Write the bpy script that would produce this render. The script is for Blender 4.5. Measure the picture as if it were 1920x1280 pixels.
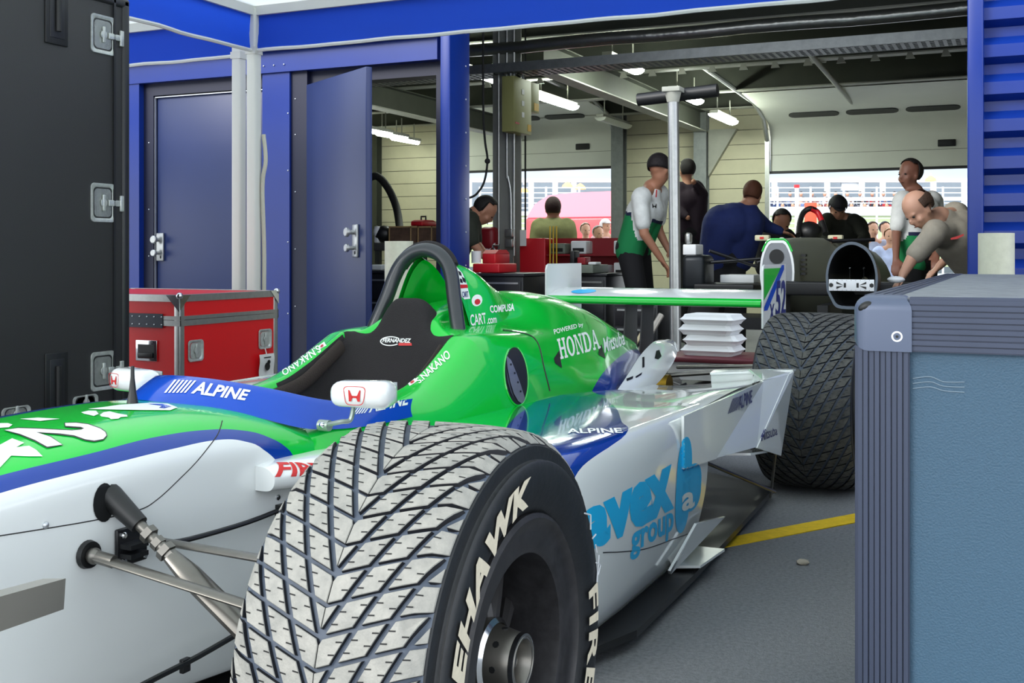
import bpy, bmesh, math, random
from math import sin, cos, pi, radians, sqrt, atan2
from mathutils import Vector, Matrix
from mathutils.bvhtree import BVHTree
random.seed(7)
for o in list(bpy.data.objects): bpy.data.objects.remove(o)
SC = bpy.context.scene
COL = SC.collection
V = Vector
# ------------------------------------------------------------------ camera
# world frame = pit building: X along the facade, Y into the garage, Z up
FPX, HZ, CH, YAW = 2100.0, 475.0, 0.92, radians(24.5)
camd = bpy.data.cameras.new('camera'); cam = bpy.data.objects.new('camera', camd); COL.objects.link(cam)
cam.location = (0, 0, CH); cam.rotation_euler = (pi/2, 0, YAW)
camd.sensor_width = 36; camd.lens = FPX/1920*36; camd.shift_y = -(640-HZ)/1920
camd.clip_start = 0.05; camd.clip_end = 400
SC.camera = cam
# ------------------------------------------------------------------ world, light, exposure
SC.view_settings.view_transform = 'Standard'; SC.view_settings.look = 'None'
SC.view_settings.gamma = 1; SC.view_settings.exposure = 1.0
try: SC.view_settings.use_curve_mapping = False
except Exception: pass
w = bpy.data.worlds.new('overcast'); SC.world = w; w.use_nodes = True
nt = w.node_tree; bg = nt.nodes['Background']
tc = nt.nodes.new('ShaderNodeTexCoord'); sx = nt.nodes.new('ShaderNodeSeparateXYZ'); cr = nt.nodes.new('ShaderNodeValToRGB')
nt.links.new(tc.outputs['Generated'], sx.inputs[0]); nt.links.new(sx.outputs[2], cr.inputs[0]); nt.links.new(cr.outputs[0], bg.inputs[0])
cr.color_ramp.elements[0].color = (0.93, 0.97, 1.0, 1); cr.color_ramp.elements[1].color = (0.78, 0.88, 1.0, 1)
bg.inputs[1].default_value = 1.35
sund = bpy.data.lights.new('hazy_sun', 'SUN'); sun = bpy.data.objects.new('hazy_sun', sund); COL.objects.link(sun)
sund.energy = 1.3; sund.angle = radians(25); sund.color = (1.0, 0.97, 0.92)
sun.rotation_euler = V((0.55, 1.0, -0.62)).to_track_quat('-Z', 'Y').to_euler()   # light travels into the garage, from behind the camera's left

# ------------------------------------------------------------------ helpers
CF = V((-sin(YAW), cos(YAW), 0)); CR = V((cos(YAW), sin(YAW), 0))
def ray(px, py): return CR*((px-960)/FPX) + CF + V((0, 0, (HZ-py)/FPX))
def wc(px, py, d): return V((0, 0, CH)) + ray(px, py)*d                 # point at depth d
def at(px, py, ax, val):                                              # point on the plane ax = val
    i = 'xyz'.index(ax); r = ray(px, py); c = V((0, 0, CH)); return c + r*((val-c[i])/r[i])

def s2l(c):
    c = c/255.0; return c/12.92 if c <= .04045 else ((c+.055)/1.055)**2.4
def rgb(h):
    if isinstance(h, str): h = tuple(int(h[i:i+2], 16) for i in (0, 2, 4))
    return tuple(s2l(c) for c in h)+(1,)
MATS = {}
def mat(name, col='808080', rough=.5, metal=0, noise=0, nscale=8, bump=0, bscale=60, spec=.5, coat=0, emit=None, es=1, trans=0, alpha=1, stretch=None, col2=None):
    if name in MATS: return MATS[name]
    m = bpy.data.materials.new(name); m.use_nodes = True; MATS[name] = m
    t = m.node_tree; b = t.nodes['Principled BSDF']
    c = rgb(col); b.inputs['Base Color'].default_value = c
    b.inputs['Roughness'].default_value = rough; b.inputs['Metallic'].default_value = metal
    b.inputs['Specular IOR Level'].default_value = spec
    if coat: b.inputs['Coat Weight'].default_value = coat; b.inputs['Coat Roughness'].default_value = .04
    if noise or bump:
        tcn = t.nodes.new('ShaderNodeTexCoord'); mp = t.nodes.new('ShaderNodeMapping'); t.links.new(tcn.outputs['Object'], mp.inputs[0])
        if stretch: mp.inputs['Scale'].default_value = stretch
    if noise:
        n = t.nodes.new('ShaderNodeTexNoise'); n.inputs['Scale'].default_value = nscale; n.inputs['Detail'].default_value = 6; n.inputs['Roughness'].default_value = .65
        t.links.new(mp.outputs[0], n.inputs['Vector'])
        r = t.nodes.new('ShaderNodeValToRGB'); r.color_ramp.elements[0].position = .32; r.color_ramp.elements[1].position = .68
        if col2: d = rgb(col2); lo, hi = c, d
        else: lo = tuple(x*(1-noise) for x in c[:3])+(1,); hi = tuple(min(1, x*(1+noise)) for x in c[:3])+(1,)
        r.color_ramp.elements[0].color = lo; r.color_ramp.elements[1].color = hi
        t.links.new(n.outputs[0], r.inputs[0]); t.links.new(r.outputs[0], b.inputs['Base Color'])
    if bump:
        n2 = t.nodes.new('ShaderNodeTexNoise'); n2.inputs['Scale'].default_value = bscale; n2.inputs['Detail'].default_value = 4
        t.links.new(mp.outputs[0], n2.inputs['Vector'])
        bp = t.nodes.new('ShaderNodeBump'); bp.inputs['Strength'].default_value = bump; bp.inputs['Distance'].default_value = .01
        t.links.new(n2.outputs[0], bp.inputs['Height']); t.links.new(bp.outputs[0], b.inputs['Normal'])
    if emit: b.inputs['Emission Color'].default_value = rgb(emit); b.inputs['Emission Strength'].default_value = es
    if trans: b.inputs['Transmission Weight'].default_value = trans
    if alpha < 1: b.inputs['Alpha'].default_value = alpha
    return m
def fabric(name, col, tl=.4, bump=.3):
    if name in MATS: return MATS[name]
    m = mat(name, col, .8, bump=bump, bscale=5); t = m.node_tree; b = t.nodes['Principled BSDF']
    tr = t.nodes.new('ShaderNodeBsdfTranslucent'); tr.inputs[0].default_value = rgb(col); mx = t.nodes.new('ShaderNodeMixShader'); mx.inputs[0].default_value = tl
    out = t.nodes['Material Output']; t.links.new(b.outputs[0], mx.inputs[1]); t.links.new(tr.outputs[0], mx.inputs[2]); t.links.new(mx.outputs[0], out.inputs[0]); return m

class MB:
    """collects shapes, links them as ONE mesh object"""
    def __init__(s): s.v = []; s.f = []; s.mi = []; s.sm = []; s.mats = []; s.cur = 0; s.M = Matrix.Identity(4)
    def m(s, material):
        if material not in s.mats: s.mats.append(material)
        s.cur = s.mats.index(material); return s
    def raw(s, vs, fs, smooth=False):
        n = len(s.v); s.v += [s.M @ V(p) for p in vs]
        for f in fs: s.f.append([i+n for i in f]); s.mi.append(s.cur); s.sm.append(smooth)
        return s
    def box(s, lo, hi, bev=0):
        x0, y0, z0 = [min(a, b) for a, b in zip(lo, hi)]; x1, y1, z1 = [max(a, b) for a, b in zip(lo, hi)]
        if bev <= 0:
            vs = [(x0,y0,z0),(x1,y0,z0),(x1,y1,z0),(x0,y1,z0),(x0,y0,z1),(x1,y0,z1),(x1,y1,z1),(x0,y1,z1)]
            return s.raw(vs, [(0,3,2,1),(4,5,6,7),(0,1,5,4),(1,2,6,5),(2,3,7,6),(3,0,4,7)])
        bm = bmesh.new(); bmesh.ops.create_cube(bm, size=1)
        for v in bm.verts: v.co = V(((x0+x1)/2+v.co.x*(x1-x0), (y0+y1)/2+v.co.y*(y1-y0), (z0+z1)/2+v.co.z*(z1-z0)))
        bmesh.ops.bevel(bm, geom=list(bm.edges), offset=min(bev, .49*min(x1-x0, y1-y0, z1-z0)), segments=3, profile=.5, affect='EDGES')
        s.bm(bm, True); return s
    def bm(s, bm, smooth=False):
        bm.verts.ensure_lookup_table(); bm.verts.index_update()
        s.raw([v.co.copy() for v in bm.verts], [[v.index for v in f.verts] for f in bm.faces], smooth); bm.free(); return s
    def prism(s, pts, d, smooth=False):                            # polygon (3d points) extruded by vector d
        n = len(pts); pts = [V(p) for p in pts]; d = V(d)
        vs = pts+[p+d for p in pts]
        fs = [list(range(n))[::-1], list(range(n, 2*n))]+[(i, (i+1) % n, n+(i+1) % n, n+i) for i in range(n)]
        return s.raw(vs, fs, smooth)
    def tube(s, pts, r, n=12, caps=True, closed=False, smooth=True, flat=None):
        pts = [V(p) for p in pts]; k = len(pts); rs = r if isinstance(r, (list, tuple)) else [r]*k
        vs = []; up = None
        for i, p in enumerate(pts):
            if closed: t = (pts[(i+1) % k]-pts[i-1]).normalized()
            else: t = (pts[min(i+1, k-1)]-pts[max(i-1, 0)]).normalized()
            if up is None:
                up = V((0, 0, 1)) if abs(t.z) < .9 else V((1, 0, 0))
            a = t.cross(up).normalized(); up = a.cross(t).normalized()
            fl = flat or (1, 1)
            for j in range(n):
                q = 2*pi*j/n; vs.append(p+(a*cos(q)*fl[0]+up*sin(q)*fl[1])*rs[i])
        fs = []
        for i in range(k if closed else k-1):
            for j in range(n):
                a0 = i*n+j; a1 = i*n+(j+1) % n; b0 = ((i+1) % k)*n+j; b1 = ((i+1) % k)*n+(j+1) % n
                fs.append((a0, a1, b1, b0))
        s.raw(vs, fs, smooth)
        if caps and not closed:
            m = len(s.v)-len(vs)
            s.f.append([m+j for j in range(n)][::-1]); s.mi.append(s.cur); s.sm.append(False)
            s.f.append([m+(k-1)*n+j for j in range(n)]); s.mi.append(s.cur); s.sm.append(False)
        return s
    def lathe(s, prof, c=(0, 0, 0), ax='z', n=32, closed=False, a0=0, a1=2*pi, smooth=True):
        vs = []; full = abs(a1-a0-2*pi) < 1e-6; c = V(c); m = n if full else n+1
        for i in range(m):
            q = a0+(a1-a0)*i/n
            for (h, r) in prof:
                if ax == 'z': p = V((r*cos(q), r*sin(q), h))
                elif ax == 'x': p = V((h, r*cos(q), r*sin(q)))
                else: p = V((r*sin(q), h, r*cos(q)))
                vs.append(c+p)
        k = len(prof); fs = []
        for i in range(n):
            i2 = (i+1) % m
            for j in range(k if closed else k-1):
                j2 = (j+1) % k; fs.append((i*k+j, i2*k+j, i2*k+j2, i*k+j2))
        return s.raw(vs, fs, smooth)
    def ell(s, c, r, n=16, k=10, R=None):
        c = V(c); vs = []; fs = []; r = r if isinstance(r, (tuple, list)) else (r, r, r)
        for i in range(k+1):
            t = pi*i/k
            for j in range(n):
                q = 2*pi*j/n; p = V((r[0]*sin(t)*cos(q), r[1]*sin(t)*sin(q), r[2]*cos(t)))
                if R: p = R @ p
                vs.append(c+p)
        for i in range(k):
            for j in range(n): fs.append((i*n+j, (i+1)*n+j, (i+1)*n+(j+1) % n, i*n+(j+1) % n))
        return s.raw(vs, fs, True)
    def grid(s, rows, smooth=True, closed=False):
        k = len(rows[0]); vs = [p for r in rows for p in r]; fs = []
        for i in range(len(rows)-1):
            for j in range(k if closed else k-1): j2 = (j+1) % k; fs.append((i*k+j, i*k+j2, (i+1)*k+j2, (i+1)*k+j))
        return s.raw(vs, fs, smooth)
    def build(s, name, parent=None, material=None, kind=None, merge=True, recalc=True):
        me = bpy.data.meshes.new(name); me.from_pydata([tuple(p) for p in s.v], [], s.f)
        if material: s.mats = [material]; s.mi = [0]*len(s.f)
        for x in s.mats: me.materials.append(x)
        me.polygons.foreach_set('material_index', s.mi); me.polygons.foreach_set('use_smooth', s.sm); me.update()
        if merge or recalc:
            b = bmesh.new(); b.from_mesh(me)
            if merge: bmesh.ops.remove_doubles(b, verts=b.verts, dist=1e-5)
            if recalc: bmesh.ops.recalc_face_normals(b, faces=b.faces)
            b.to_mesh(me); b.free()
        if any(s.sm):
            try: me.set_sharp_from_angle(angle=radians(38))
            except Exception: pass
        o = bpy.data.objects.new(name, me); COL.objects.link(o)
        if parent: o.parent = parent
        if kind: o['kind'] = kind
        return o
def tag(o, label=None, cat=None, group=None, kind=None):
    if label: o['label'] = label
    if cat: o['category'] = cat
    if group: o['group'] = group
    if kind: o['kind'] = kind
    return o
def thing(name, label, cat, loc=(0, 0, 0), rz=0, group=None, parent=None):
    o = bpy.data.objects.new(name, None); COL.objects.link(o); o.location = loc; o.rotation_euler = (0, 0, rz); o.empty_display_size = .1
    if parent: o.parent = parent
    if label: tag(o, label, cat, group)
    return o
def struct(name, mb, material=None): o = mb.build(name, None, material); o['kind'] = 'structure'; return o
def copy_tree(o, parent=None):
    c = o.copy(); COL.objects.link(c)
    if parent: c.parent = parent
    for ch in list(o.children): copy_tree(ch, c)
    return c
def cr1(P, t):                                                      # catmull-rom through list P at t in [0, n-1]
    n = len(P); i = min(int(t), n-2); u = t-i
    p0, p1, p2, p3 = P[max(i-1, 0)], P[i], P[i+1], P[min(i+2, n-1)]
    return .5*((2*p1)+(p2-p0)*u+(2*p0-5*p1+4*p2-p3)*u*u+(3*p1-p0-3*p2+p3)*u**3)
def curve(pts, n=8):
    pts = [V(p) for p in pts]; k = len(pts); return [cr1(pts, i*(k-1)/((k-1)*n)) for i in range((k-1)*n+1)]
def loft(stations, ny=8, nx=5):
    """stations: [(y, [(x,z)...])] -> dense rows of V(x,y,z)"""
    S = [[V((x, y, z)) for (x, z) in pts] for y, pts in stations]
    K = len(S[0]); cols = [curve([s[k] for s in S], ny) for k in range(K)]
    rows = []
    for i in range(len(cols[0])): rows.append(curve([c[i] for c in cols], nx))
    return rows
def mirror_rows(rows): return [[V((-p.x, p.y, p.z)) for p in r] for r in rows]

def text_bm(s, bold=0.0, shear=0.0, space=1.0, res=3):
    cu = bpy.data.curves.new('t', 'FONT'); cu.body = s; cu.offset = bold; cu.shear = shear; cu.resolution_u = res; cu.space_character = space; cu.fill_mode = 'FRONT'
    o = bpy.data.objects.new('t', cu); COL.objects.link(o); bpy.context.view_layer.update()
    me = bpy.data.meshes.new_from_object(o.evaluated_get(bpy.context.evaluated_depsgraph_get()))
    bpy.data.objects.remove(o); bpy.data.curves.remove(cu)
    bm = bmesh.new(); bm.from_mesh(me); bpy.data.meshes.remove(me)
    bmesh.ops.remove_doubles(bm, verts=bm.verts, dist=1e-5)
    xs = [v.co.x for v in bm.verts]; ys = [v.co.y for v in bm.verts]; a, b, c, d = min(xs), max(xs), min(ys), max(ys)
    for v in bm.verts: v.co = V(((v.co.x-a)/(b-a), (v.co.y-c)/(d-c), 0))
    return bm
def poly_bm(polys):                                                 # list of polygons in the unit square
    bm = bmesh.new()
    for P in polys:
        vs = [bm.verts.new((x, y, 0)) for x, y in P]; bm.faces.new(vs)
    bm.normal_update(); bmesh.ops.triangulate(bm, faces=bm.faces, ngon_method='EAR_CLIP'); return bm
def refine(bm, L, scale):
    for _ in range(5):
        es = [e for e in bm.edges if ((e.verts[0].co-e.verts[1].co)*V((scale[0], scale[1], 0))).length > L] if False else [e for e in bm.edges if V(((e.verts[0].co.x-e.verts[1].co.x)*scale[0], (e.verts[0].co.y-e.verts[1].co.y)*scale[1], 0)).length > L]
        if not es: break
        bmesh.ops.subdivide_edges(bm, edges=es, cuts=1); bmesh.ops.triangulate(bm, faces=[f for f in bm.faces if len(f.verts) > 3])
def decal(name, shape, C, material, parent, bvh=None, off=.0012, L=.02, warp=None, label=None, Nh=None):
    """shape (bmesh in the unit square) onto the quad C = BL,BR,TR,TL (parent space), laid on the surface bvh"""
    C = [V(c) for c in C]; sx = max((C[1]-C[0]).length, (C[2]-C[3]).length); sy = max((C[3]-C[0]).length, (C[2]-C[1]).length)
    if bvh: refine(shape, L, (sx, sy))
    N = (C[1]-C[0]).cross(C[3]-C[0]).normalized()
    if Nh and N.dot(Nh) < 0: N = -N
    for v in shape.verts:
        u, t = v.co.x, v.co.y
        if warp: u, t = warp(u, t)
        p = C[0]*(1-u)*(1-t)+C[1]*u*(1-t)+C[2]*u*t+C[3]*(1-u)*t
        if bvh:
            q = bvh.ray_cast(p+N*.12, -N, .3)
            if q[0] is None: q = bvh.find_nearest(p)
            n = q[1] if q[1].dot(N) > 0 else -q[1]; p = q[0]+n*off
        else: p = p+N*off
        v.co = p
    me = bpy.data.meshes.new(name); shape.to_mesh(me); shape.free(); me.materials.append(material)
    o = bpy.data.objects.new(name, me); COL.objects.link(o); o.parent = parent
    if label: o['label'] = label
    return o
def bvh_of(*obs):
    vs = []; fs = []
    for o in obs:
        n = len(vs); vs += [v.co.copy() for v in o.data.vertices]; fs += [[n+i for i in p.vertices] for p in o.data.polygons]
    return BVHTree.FromPolygons(vs, fs)
def remesh(mb, vox, smooth=6, dec=None):
    """voxel union of everything in mb -> one smooth closed bmesh-ready MB content"""
    o = mb.build('tmp', merge=False); md = o.modifiers.new('r', 'REMESH'); md.mode = 'VOXEL'; md.voxel_size = vox; md.use_smooth_shade = True
    ms = o.modifiers.new('s', 'SMOOTH'); ms.iterations = smooth; ms.factor = .5
    bpy.context.view_layer.update()
    me = bpy.data.meshes.new_from_object(o.evaluated_get(bpy.context.evaluated_depsgraph_get()))
    bpy.data.objects.remove(o); return me
# ================================================================= materials of the place
ASPH = mat('asphalt', '707274', .9, noise=.22, nscale=90, bump=.5, bscale=220, col2='8c8e90')
CONC = mat('garage_concrete', '55585a', .6, noise=.15, nscale=6)
YEL = mat('yellow_line_paint', 'f0c81c', .8, noise=.12, nscale=30)
PBLUE = mat('pit_blue_paint', '0e2f84', .3, noise=.05, nscale=3)
PBLUED = mat('pit_door_paint', '172a5c', .36, noise=.04, nscale=2)
FRAME = mat('door_frame_dark', '0c1230', .5)
SCREWM = mat('screw_zinc', 'c8ccd0', .35, .8)
STEEL = mat('galvanised_steel', '8c9090', .45, .7, noise=.12, nscale=14)
ALU = mat('aluminium', 'b4b6b4', .35, .85, noise=.08, nscale=30)
CHROME = mat('chrome', 'd8dadc', .12, 1)
DKSTEEL = mat('roof_steel', '45483f', .6, .2, noise=.1, nscale=4)
LTSTEEL = mat('pale_lit_steel', 'a6a79c', .6, noise=.1, nscale=5)  # pale steel; on the roof beams it paints the lower flanges as lit
CREAM = mat('cream_cladding', 'cdc8ac', .65, noise=.05, nscale=3)
SEAM = mat('seam_dark', '4c4a3c', .8)
DOORW = mat('sectional_door_white', 'e4e6dc', .5, noise=.03, nscale=2)
BLACK = mat('black_plastic', '161718', .45)
BLACKR = mat('black_rubber', '121314', .75)
WHITEP = mat('white_plastic', 'e6e8e8', .4)
TENTB = fabric('tent_blue', '1c4fd0', .45)
TENTW = fabric('tent_white', 'e8ece8', .45, .2)
PIPING = mat('tent_piping', 'd8dcd8', .6)
TUBEW = mat('tent_pole_white', 'd0d2cc', .45)
# ================================================================= ground
g = MB().m(ASPH); g.box((-14, -8, -.05), (10, 6.5, 0)); struct('floor', g)
g = MB().m(CONC); g.box((-14, 6.5, -.05), (10, 15.7, .0)); struct('floor', g)
g = MB().m(mat('track_tarmac', 'b9babb', .9, noise=.06)); g.box((-90, 15.7, -.06), (90, 140, -.01)); struct('floor', g)
a, b = at(1365, 1007, 'z', .003), at(1640, 955, 'z', .003); c_, d_ = at(1640, 975, 'z', .003), at(1340, 1028, 'z', .003)
dr = (b-a).normalized(); a = a-dr*.5; d_ = d_-dr*.4; b = b+dr*1.6; c_ = c_+dr*1.6
g = MB().m(YEL); g.prism([a, b, c_, d_], (0, 0, -.0028)); tag(g.build('painted_line'), 'yellow line painted on the grey asphalt beside the rear wheel', 'line')
bm = bmesh.new(); bmesh.ops.create_icosphere(bm, subdivisions=2, radius=.016)
for v in bm.verts: v.co = V((v.co.x*1.3, v.co.y, v.co.z*.6))*random.uniform(.8, 1.15)
g = MB().m(mat('pebble', 'b0a898', .9)); p = at(1505, 1053, 'z', .008); g.M = Matrix.Translation(p); g.bm(bm, True); tag(g.build('pebble'), 'small pale pebble lying alone on the asphalt', 'stone')
# ================================================================= facade (plane Y = 6.5)
FY = 6.5
def fx(px): return at(px, 300, 'y', FY).x
wf = thing('wall_front', None, None); wf['kind'] = 'structure'
def wpart(name, mb, m=None): return mb.build(name, wf, m)
xl = -9.6
x0, x1, x2, x3, x4, x5, x6 = fx(243)-.06, fx(266), fx(495), fx(546), fx(825), fx(881), fx(1815)
g = MB().m(PBLUE)
g.box((xl-2, FY, 0), (x0-.0, FY+.12, 2.2)); g.box((x0, FY-.03, 0), (x1, FY+.12, 2.2))
wpart('wall_panel', g)
def screws(mb, xs, zs, y, r=.006):
    mb.m(SCREWM)
    for x in xs:
        for z in zs: mb.ell((x, y, z), (r, r*.6, r), 8, 5)
g = MB().m(PBLUE); g.box((x2, FY-.02, 0), (x3, FY+.2, 2.2)); screws(g, [x2+.03, (x2+x3)/2, x3-.03], [2.24], FY-.045); screws(g, [x3-.012], [.5, 1.0, 1.5, 1.9], FY-.022); wpart('post', g)
xm = at(843, 300, 'y', FY-.1).x; yb = FY-.1
for _ in range(40):
    r_ = ray(881, 300); yb = r_.y*(xm/r_.x)
g = MB().m(PBLUE); g.box((at(825, 300, 'y', FY-.1).x, FY-.1, 0), (xm, yb, 3.6), .008)
g.m(SCREWM)
for i in range(10): g.ell((xm+.001, yb-.06, .62+.22*i), (.004, .007, .007), 8, 5)
wpart('post', g)
g = MB().m(PBLUE); g.box((x6, FY-.09, 0), (fx(1845), FY+.16, 3.6), .01); wpart('post', g)
g = MB().m(PBLUE); g.box((xl-2, FY-.04, 2.19), (x4, FY+.14, 2.34)); g.box((xl-2, FY-.09, 2.335), (x4, FY+.14, 2.36)); wpart('header', g)
g = MB().m(PBLUE); g.box((xl-2, FY+.02, 2.36), (x4, FY+.14, 3.6)); g.box((x4, FY+.1, 3.25), (6, FY+.2, 3.6)); g.box((xl-2, FY-.2, 2.62), (x4, FY+.02, 2.66)); wpart('fascia', g)
# corrugated right part: trapezoid profile running horizontally, pitch measured from the photo
g = MB().m(PBLUE); xr0 = fx(1845); pit = .198; z0 = .0; prof = []
z = -.10
while z < 3.6:
    prof += [(z, .075), (z+.055, .075), (z+.085, .0), (z+.150, .0), (z+.198, .06)]
    z += pit
rows = [[V((x, FY-.02+d, zz)) for zz, d in prof if zz >= 0] for x in (xr0-.01, 6.5)]
g.grid(rows, smooth=False); wpart('corrugated_cladding', g)
# skirting of the recess round door 1
g = MB().m(FRAME)
xa, xb = fx(288), x2-.01
g.box((x1, FY+.02, 0), (xa-.02, FY+.16, 2.19)); g.box((xa-.02, FY+.02, 2.1), (xb, FY+.16, 2.19)); g.box((xb-.02, FY+.04, 0), (x2, FY+.16, 2.1))
screws(g, [x1+.05], [.9, 1.25, 1.75], FY+.018); g.m(SCREWM); g.box((xa-.02, FY+.03, 0), (xa-.012, FY+.045, 2.09)); g.box((xa-.02, FY+.03, 2.085), (xb, FY+.045, 2.092)); struct('trim_1', g)
def lockset(mb, x, y, z, s=-1):
    mb.m(ALU); mb.box((x-.045, y+s*.028, z-.09), (x+.045, y, z+.09), .006)
    for dz, r in ((.045, .026), (-.045, .022)):
        mb.lathe([(0, r*.6), (.03, r*.6), (.032, r), (.062, r), (.066, r*.85), (.066, 0)], (x-.045, y+s*.04, z+dz), 'x', 16)
        mb.v[-17*6:]
def lever(mb, x, y, z):
    mb.m(ALU); mb.box((x-.035, y-.018, z-.105), (x+.035, y, z+.105), .006)
    for dz, r in ((.055, .03), (-.045, .026)):
        mb.lathe([(0, r*.5), (-.045, r*.5), (-.045, r), (-.06, r), (-.065, r*.8), (-.065, 0)], (x-.015, y-.01, z+dz), 'y', 18)
    mb.m(BLACK); mb.ell((x+.012, y-.02, z-.075), (.006, .004, .012), 8, 6)
d1 = MB().m(PBLUED); d1.box((xa-.01, FY+.05, .01), (xb-.02, FY+.1, 2.085), .004); do = struct('door_1', d1)
g = MB(); hp = at(302, 463, 'y', FY+.05); lever(g, hp.x, FY+.05, hp.z); g.build('door_lock', do)
# doorway 2 and its open leaf
g = MB().m(FRAME); xc = fx(578)
g.box((x3, FY+.0, 0), (xc-.01, FY+.18, 2.19)); g.box((xc-.01, FY+.04, 2.1), (x4, FY+.18, 2.19)); g.box((x4-.05, FY+.04, 0), (x4, FY+.18, 2.1)); screws(g, [x3+.035], [.55, .95, 1.35, 1.75, 2.0], FY-.002)
g.m(SCREWM); g.box((xc-.016, FY+.02, 0), (xc-.008, FY+.035, 2.09)); g.box((xc-.02, FY+.01, 1.78), (xc-.004, FY+.04, 1.88)); g.box((xc-.02, FY+.01, .78), (xc-.004, FY+.04, .88)); struct('trim_2', g)
hg = wc(580, 300, 7.79); fe = wc(692, 300, 7.02); hg.z = fe.z = 0
dv = (fe-hg); L = dv.length; g = MB().m(PBLUED); g.box((0, -.022, .012), (L, .022, 2.09), .004)
dl = g.build('door_2'); dl.location = hg; dl.rotation_euler = (0, 0, atan2(dv.y, dv.x)); dl['kind'] = 'structure'
g = MB(); lever(g, L-.13, -.022, 1.0); g.build('door_lock', dl)
# ================================================================= garage shell
BY = 15.5; CZ = 3.5
AX0, AX1, BX0, BX1, AZ, BZ = -8.1, -5.4, -3.19, -.35, 2.2, 2.05
g = MB().m(CREAM)
def clad(mb, xa, xb, za=0, zb=CZ, y=BY):
    z = za; h = .203
    while z < zb-.01:
        mb.m(CREAM); mb.box((xa, y, z), (xb, y+.15, min(z+h-.008, zb))); mb.m(SEAM); mb.box((xa, y+.008, z+h-.008), (xb, y+.15, min(z+h, zb))); z += h
clad(g, -9.6, AX0); clad(g, AX1, BX0); clad(g, BX1, 2.2)
for xa, xb, zz in ((AX0, AX1, 3.0), (BX0, BX1, 3.0)): clad(g, xa, xb, zz)
struct('wall_back', g)
g = MB().m(CREAM); g.box((-9.75, FY+.1, 0), (-9.6, BY+.15, CZ)); struct('wall_left', g)
g = MB().m(CREAM); g.box((2.2, FY+.1, 0), (2.35, BY+.15, CZ)); struct('wall_right', g)
ce = MB().m(DKSTEEL); y = FY+.15                                     # corrugated deck
while y < BY+.1:
    ce.box((-9.75, y, CZ), (2.35, y+.12, CZ+.05)); ce.box((-9.75, y+.12, CZ+.05), (2.35, y+.25, CZ+.1)); ce.box((-9.75, y+.115, CZ), (2.35, y+.125, CZ+.1)); y += .25
ceo = struct('ceiling', ce)
def ibeam(name, p0, p1, w, h, parent, m=DKSTEEL, fl=LTSTEEL):
    mb = MB(); d = (V(p1)-V(p0)); L = d.length; a = atan2(d.y, d.x); mb.M = Matrix.Translation(p0) @ Matrix.Rotation(a, 4, 'Z')
    mb.m(m); mb.box((0, -.006, .012), (L, .006, h-.012)); mb.box((0, -w/2, h-.012), (L, w/2, h)); mb.m(fl); mb.box((0, -w/2, 0), (L, w/2, .014)); return mb.build(name, parent)  # lower flange in the paler steel: its lit edge is painted in
for yy, zz in ((10.0, 3.0), (11.75, 2.9), (13.6, 2.9), (15.2, 2.9)): ibeam('beam', (-9.6, yy, zz), (2.2, yy, zz), .16, .5, ceo)
for xx, zz in ((-4.1, 2.62), (-6.9, 2.62), (-.2, 2.62)): ibeam('beam', (xx, 9.7, zz), (xx, BY, zz), .17, .28, ceo)
# small triangular hangers under the purlin
g = MB().m(LTSTEEL)
for i in range(24):
    x = -6+i*.33; g.prism([(x, 11.66, 2.84), (x+.09, 11.66, 2.84), (x+.06, 11.66, 2.9), (x+.02, 11.66, 2.9)], (0, .02, 0))
g.build('purlin_clips', ceo)
g = MB().m(mat('duct_foil', '9b9c98', .3, .85, bump=.8, bscale=9)); g.tube([V((-9.6+i*.4, 9.0, 2.74+.006*sin(i*1.7))) for i in range(30)], .055, 14); g.build('duct', ceo)
g = MB().m(STEEL)
for k in range(5): g.box((-9.6, 8.86+k*.07, 2.5), (2.2, 8.86+k*.07+.012, 2.508))
for i in range(200): g.box((-9.6+i*.06, 8.86, 2.5), (-9.6+i*.06+.028, 9.152, 2.506))
g.box((-9.6, 8.85, 2.5), (2.2, 8.856, 2.58)); g.box((-9.6, 9.15, 2.5), (2.2, 9.156, 2.58)); g.build('cable_tray', ceo)
g = MB().m(LTSTEEL); g.tube([wc(1505, 85, 10.5), wc(1600, 195, 14.5)], .028, 10); g.box(wc(1530, 105, 11.6)-V((.1, .05, .07)), wc(1530, 115, 11.6)+V((.1, .05, .05)), .01); g.build('conduit', ceo)
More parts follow.
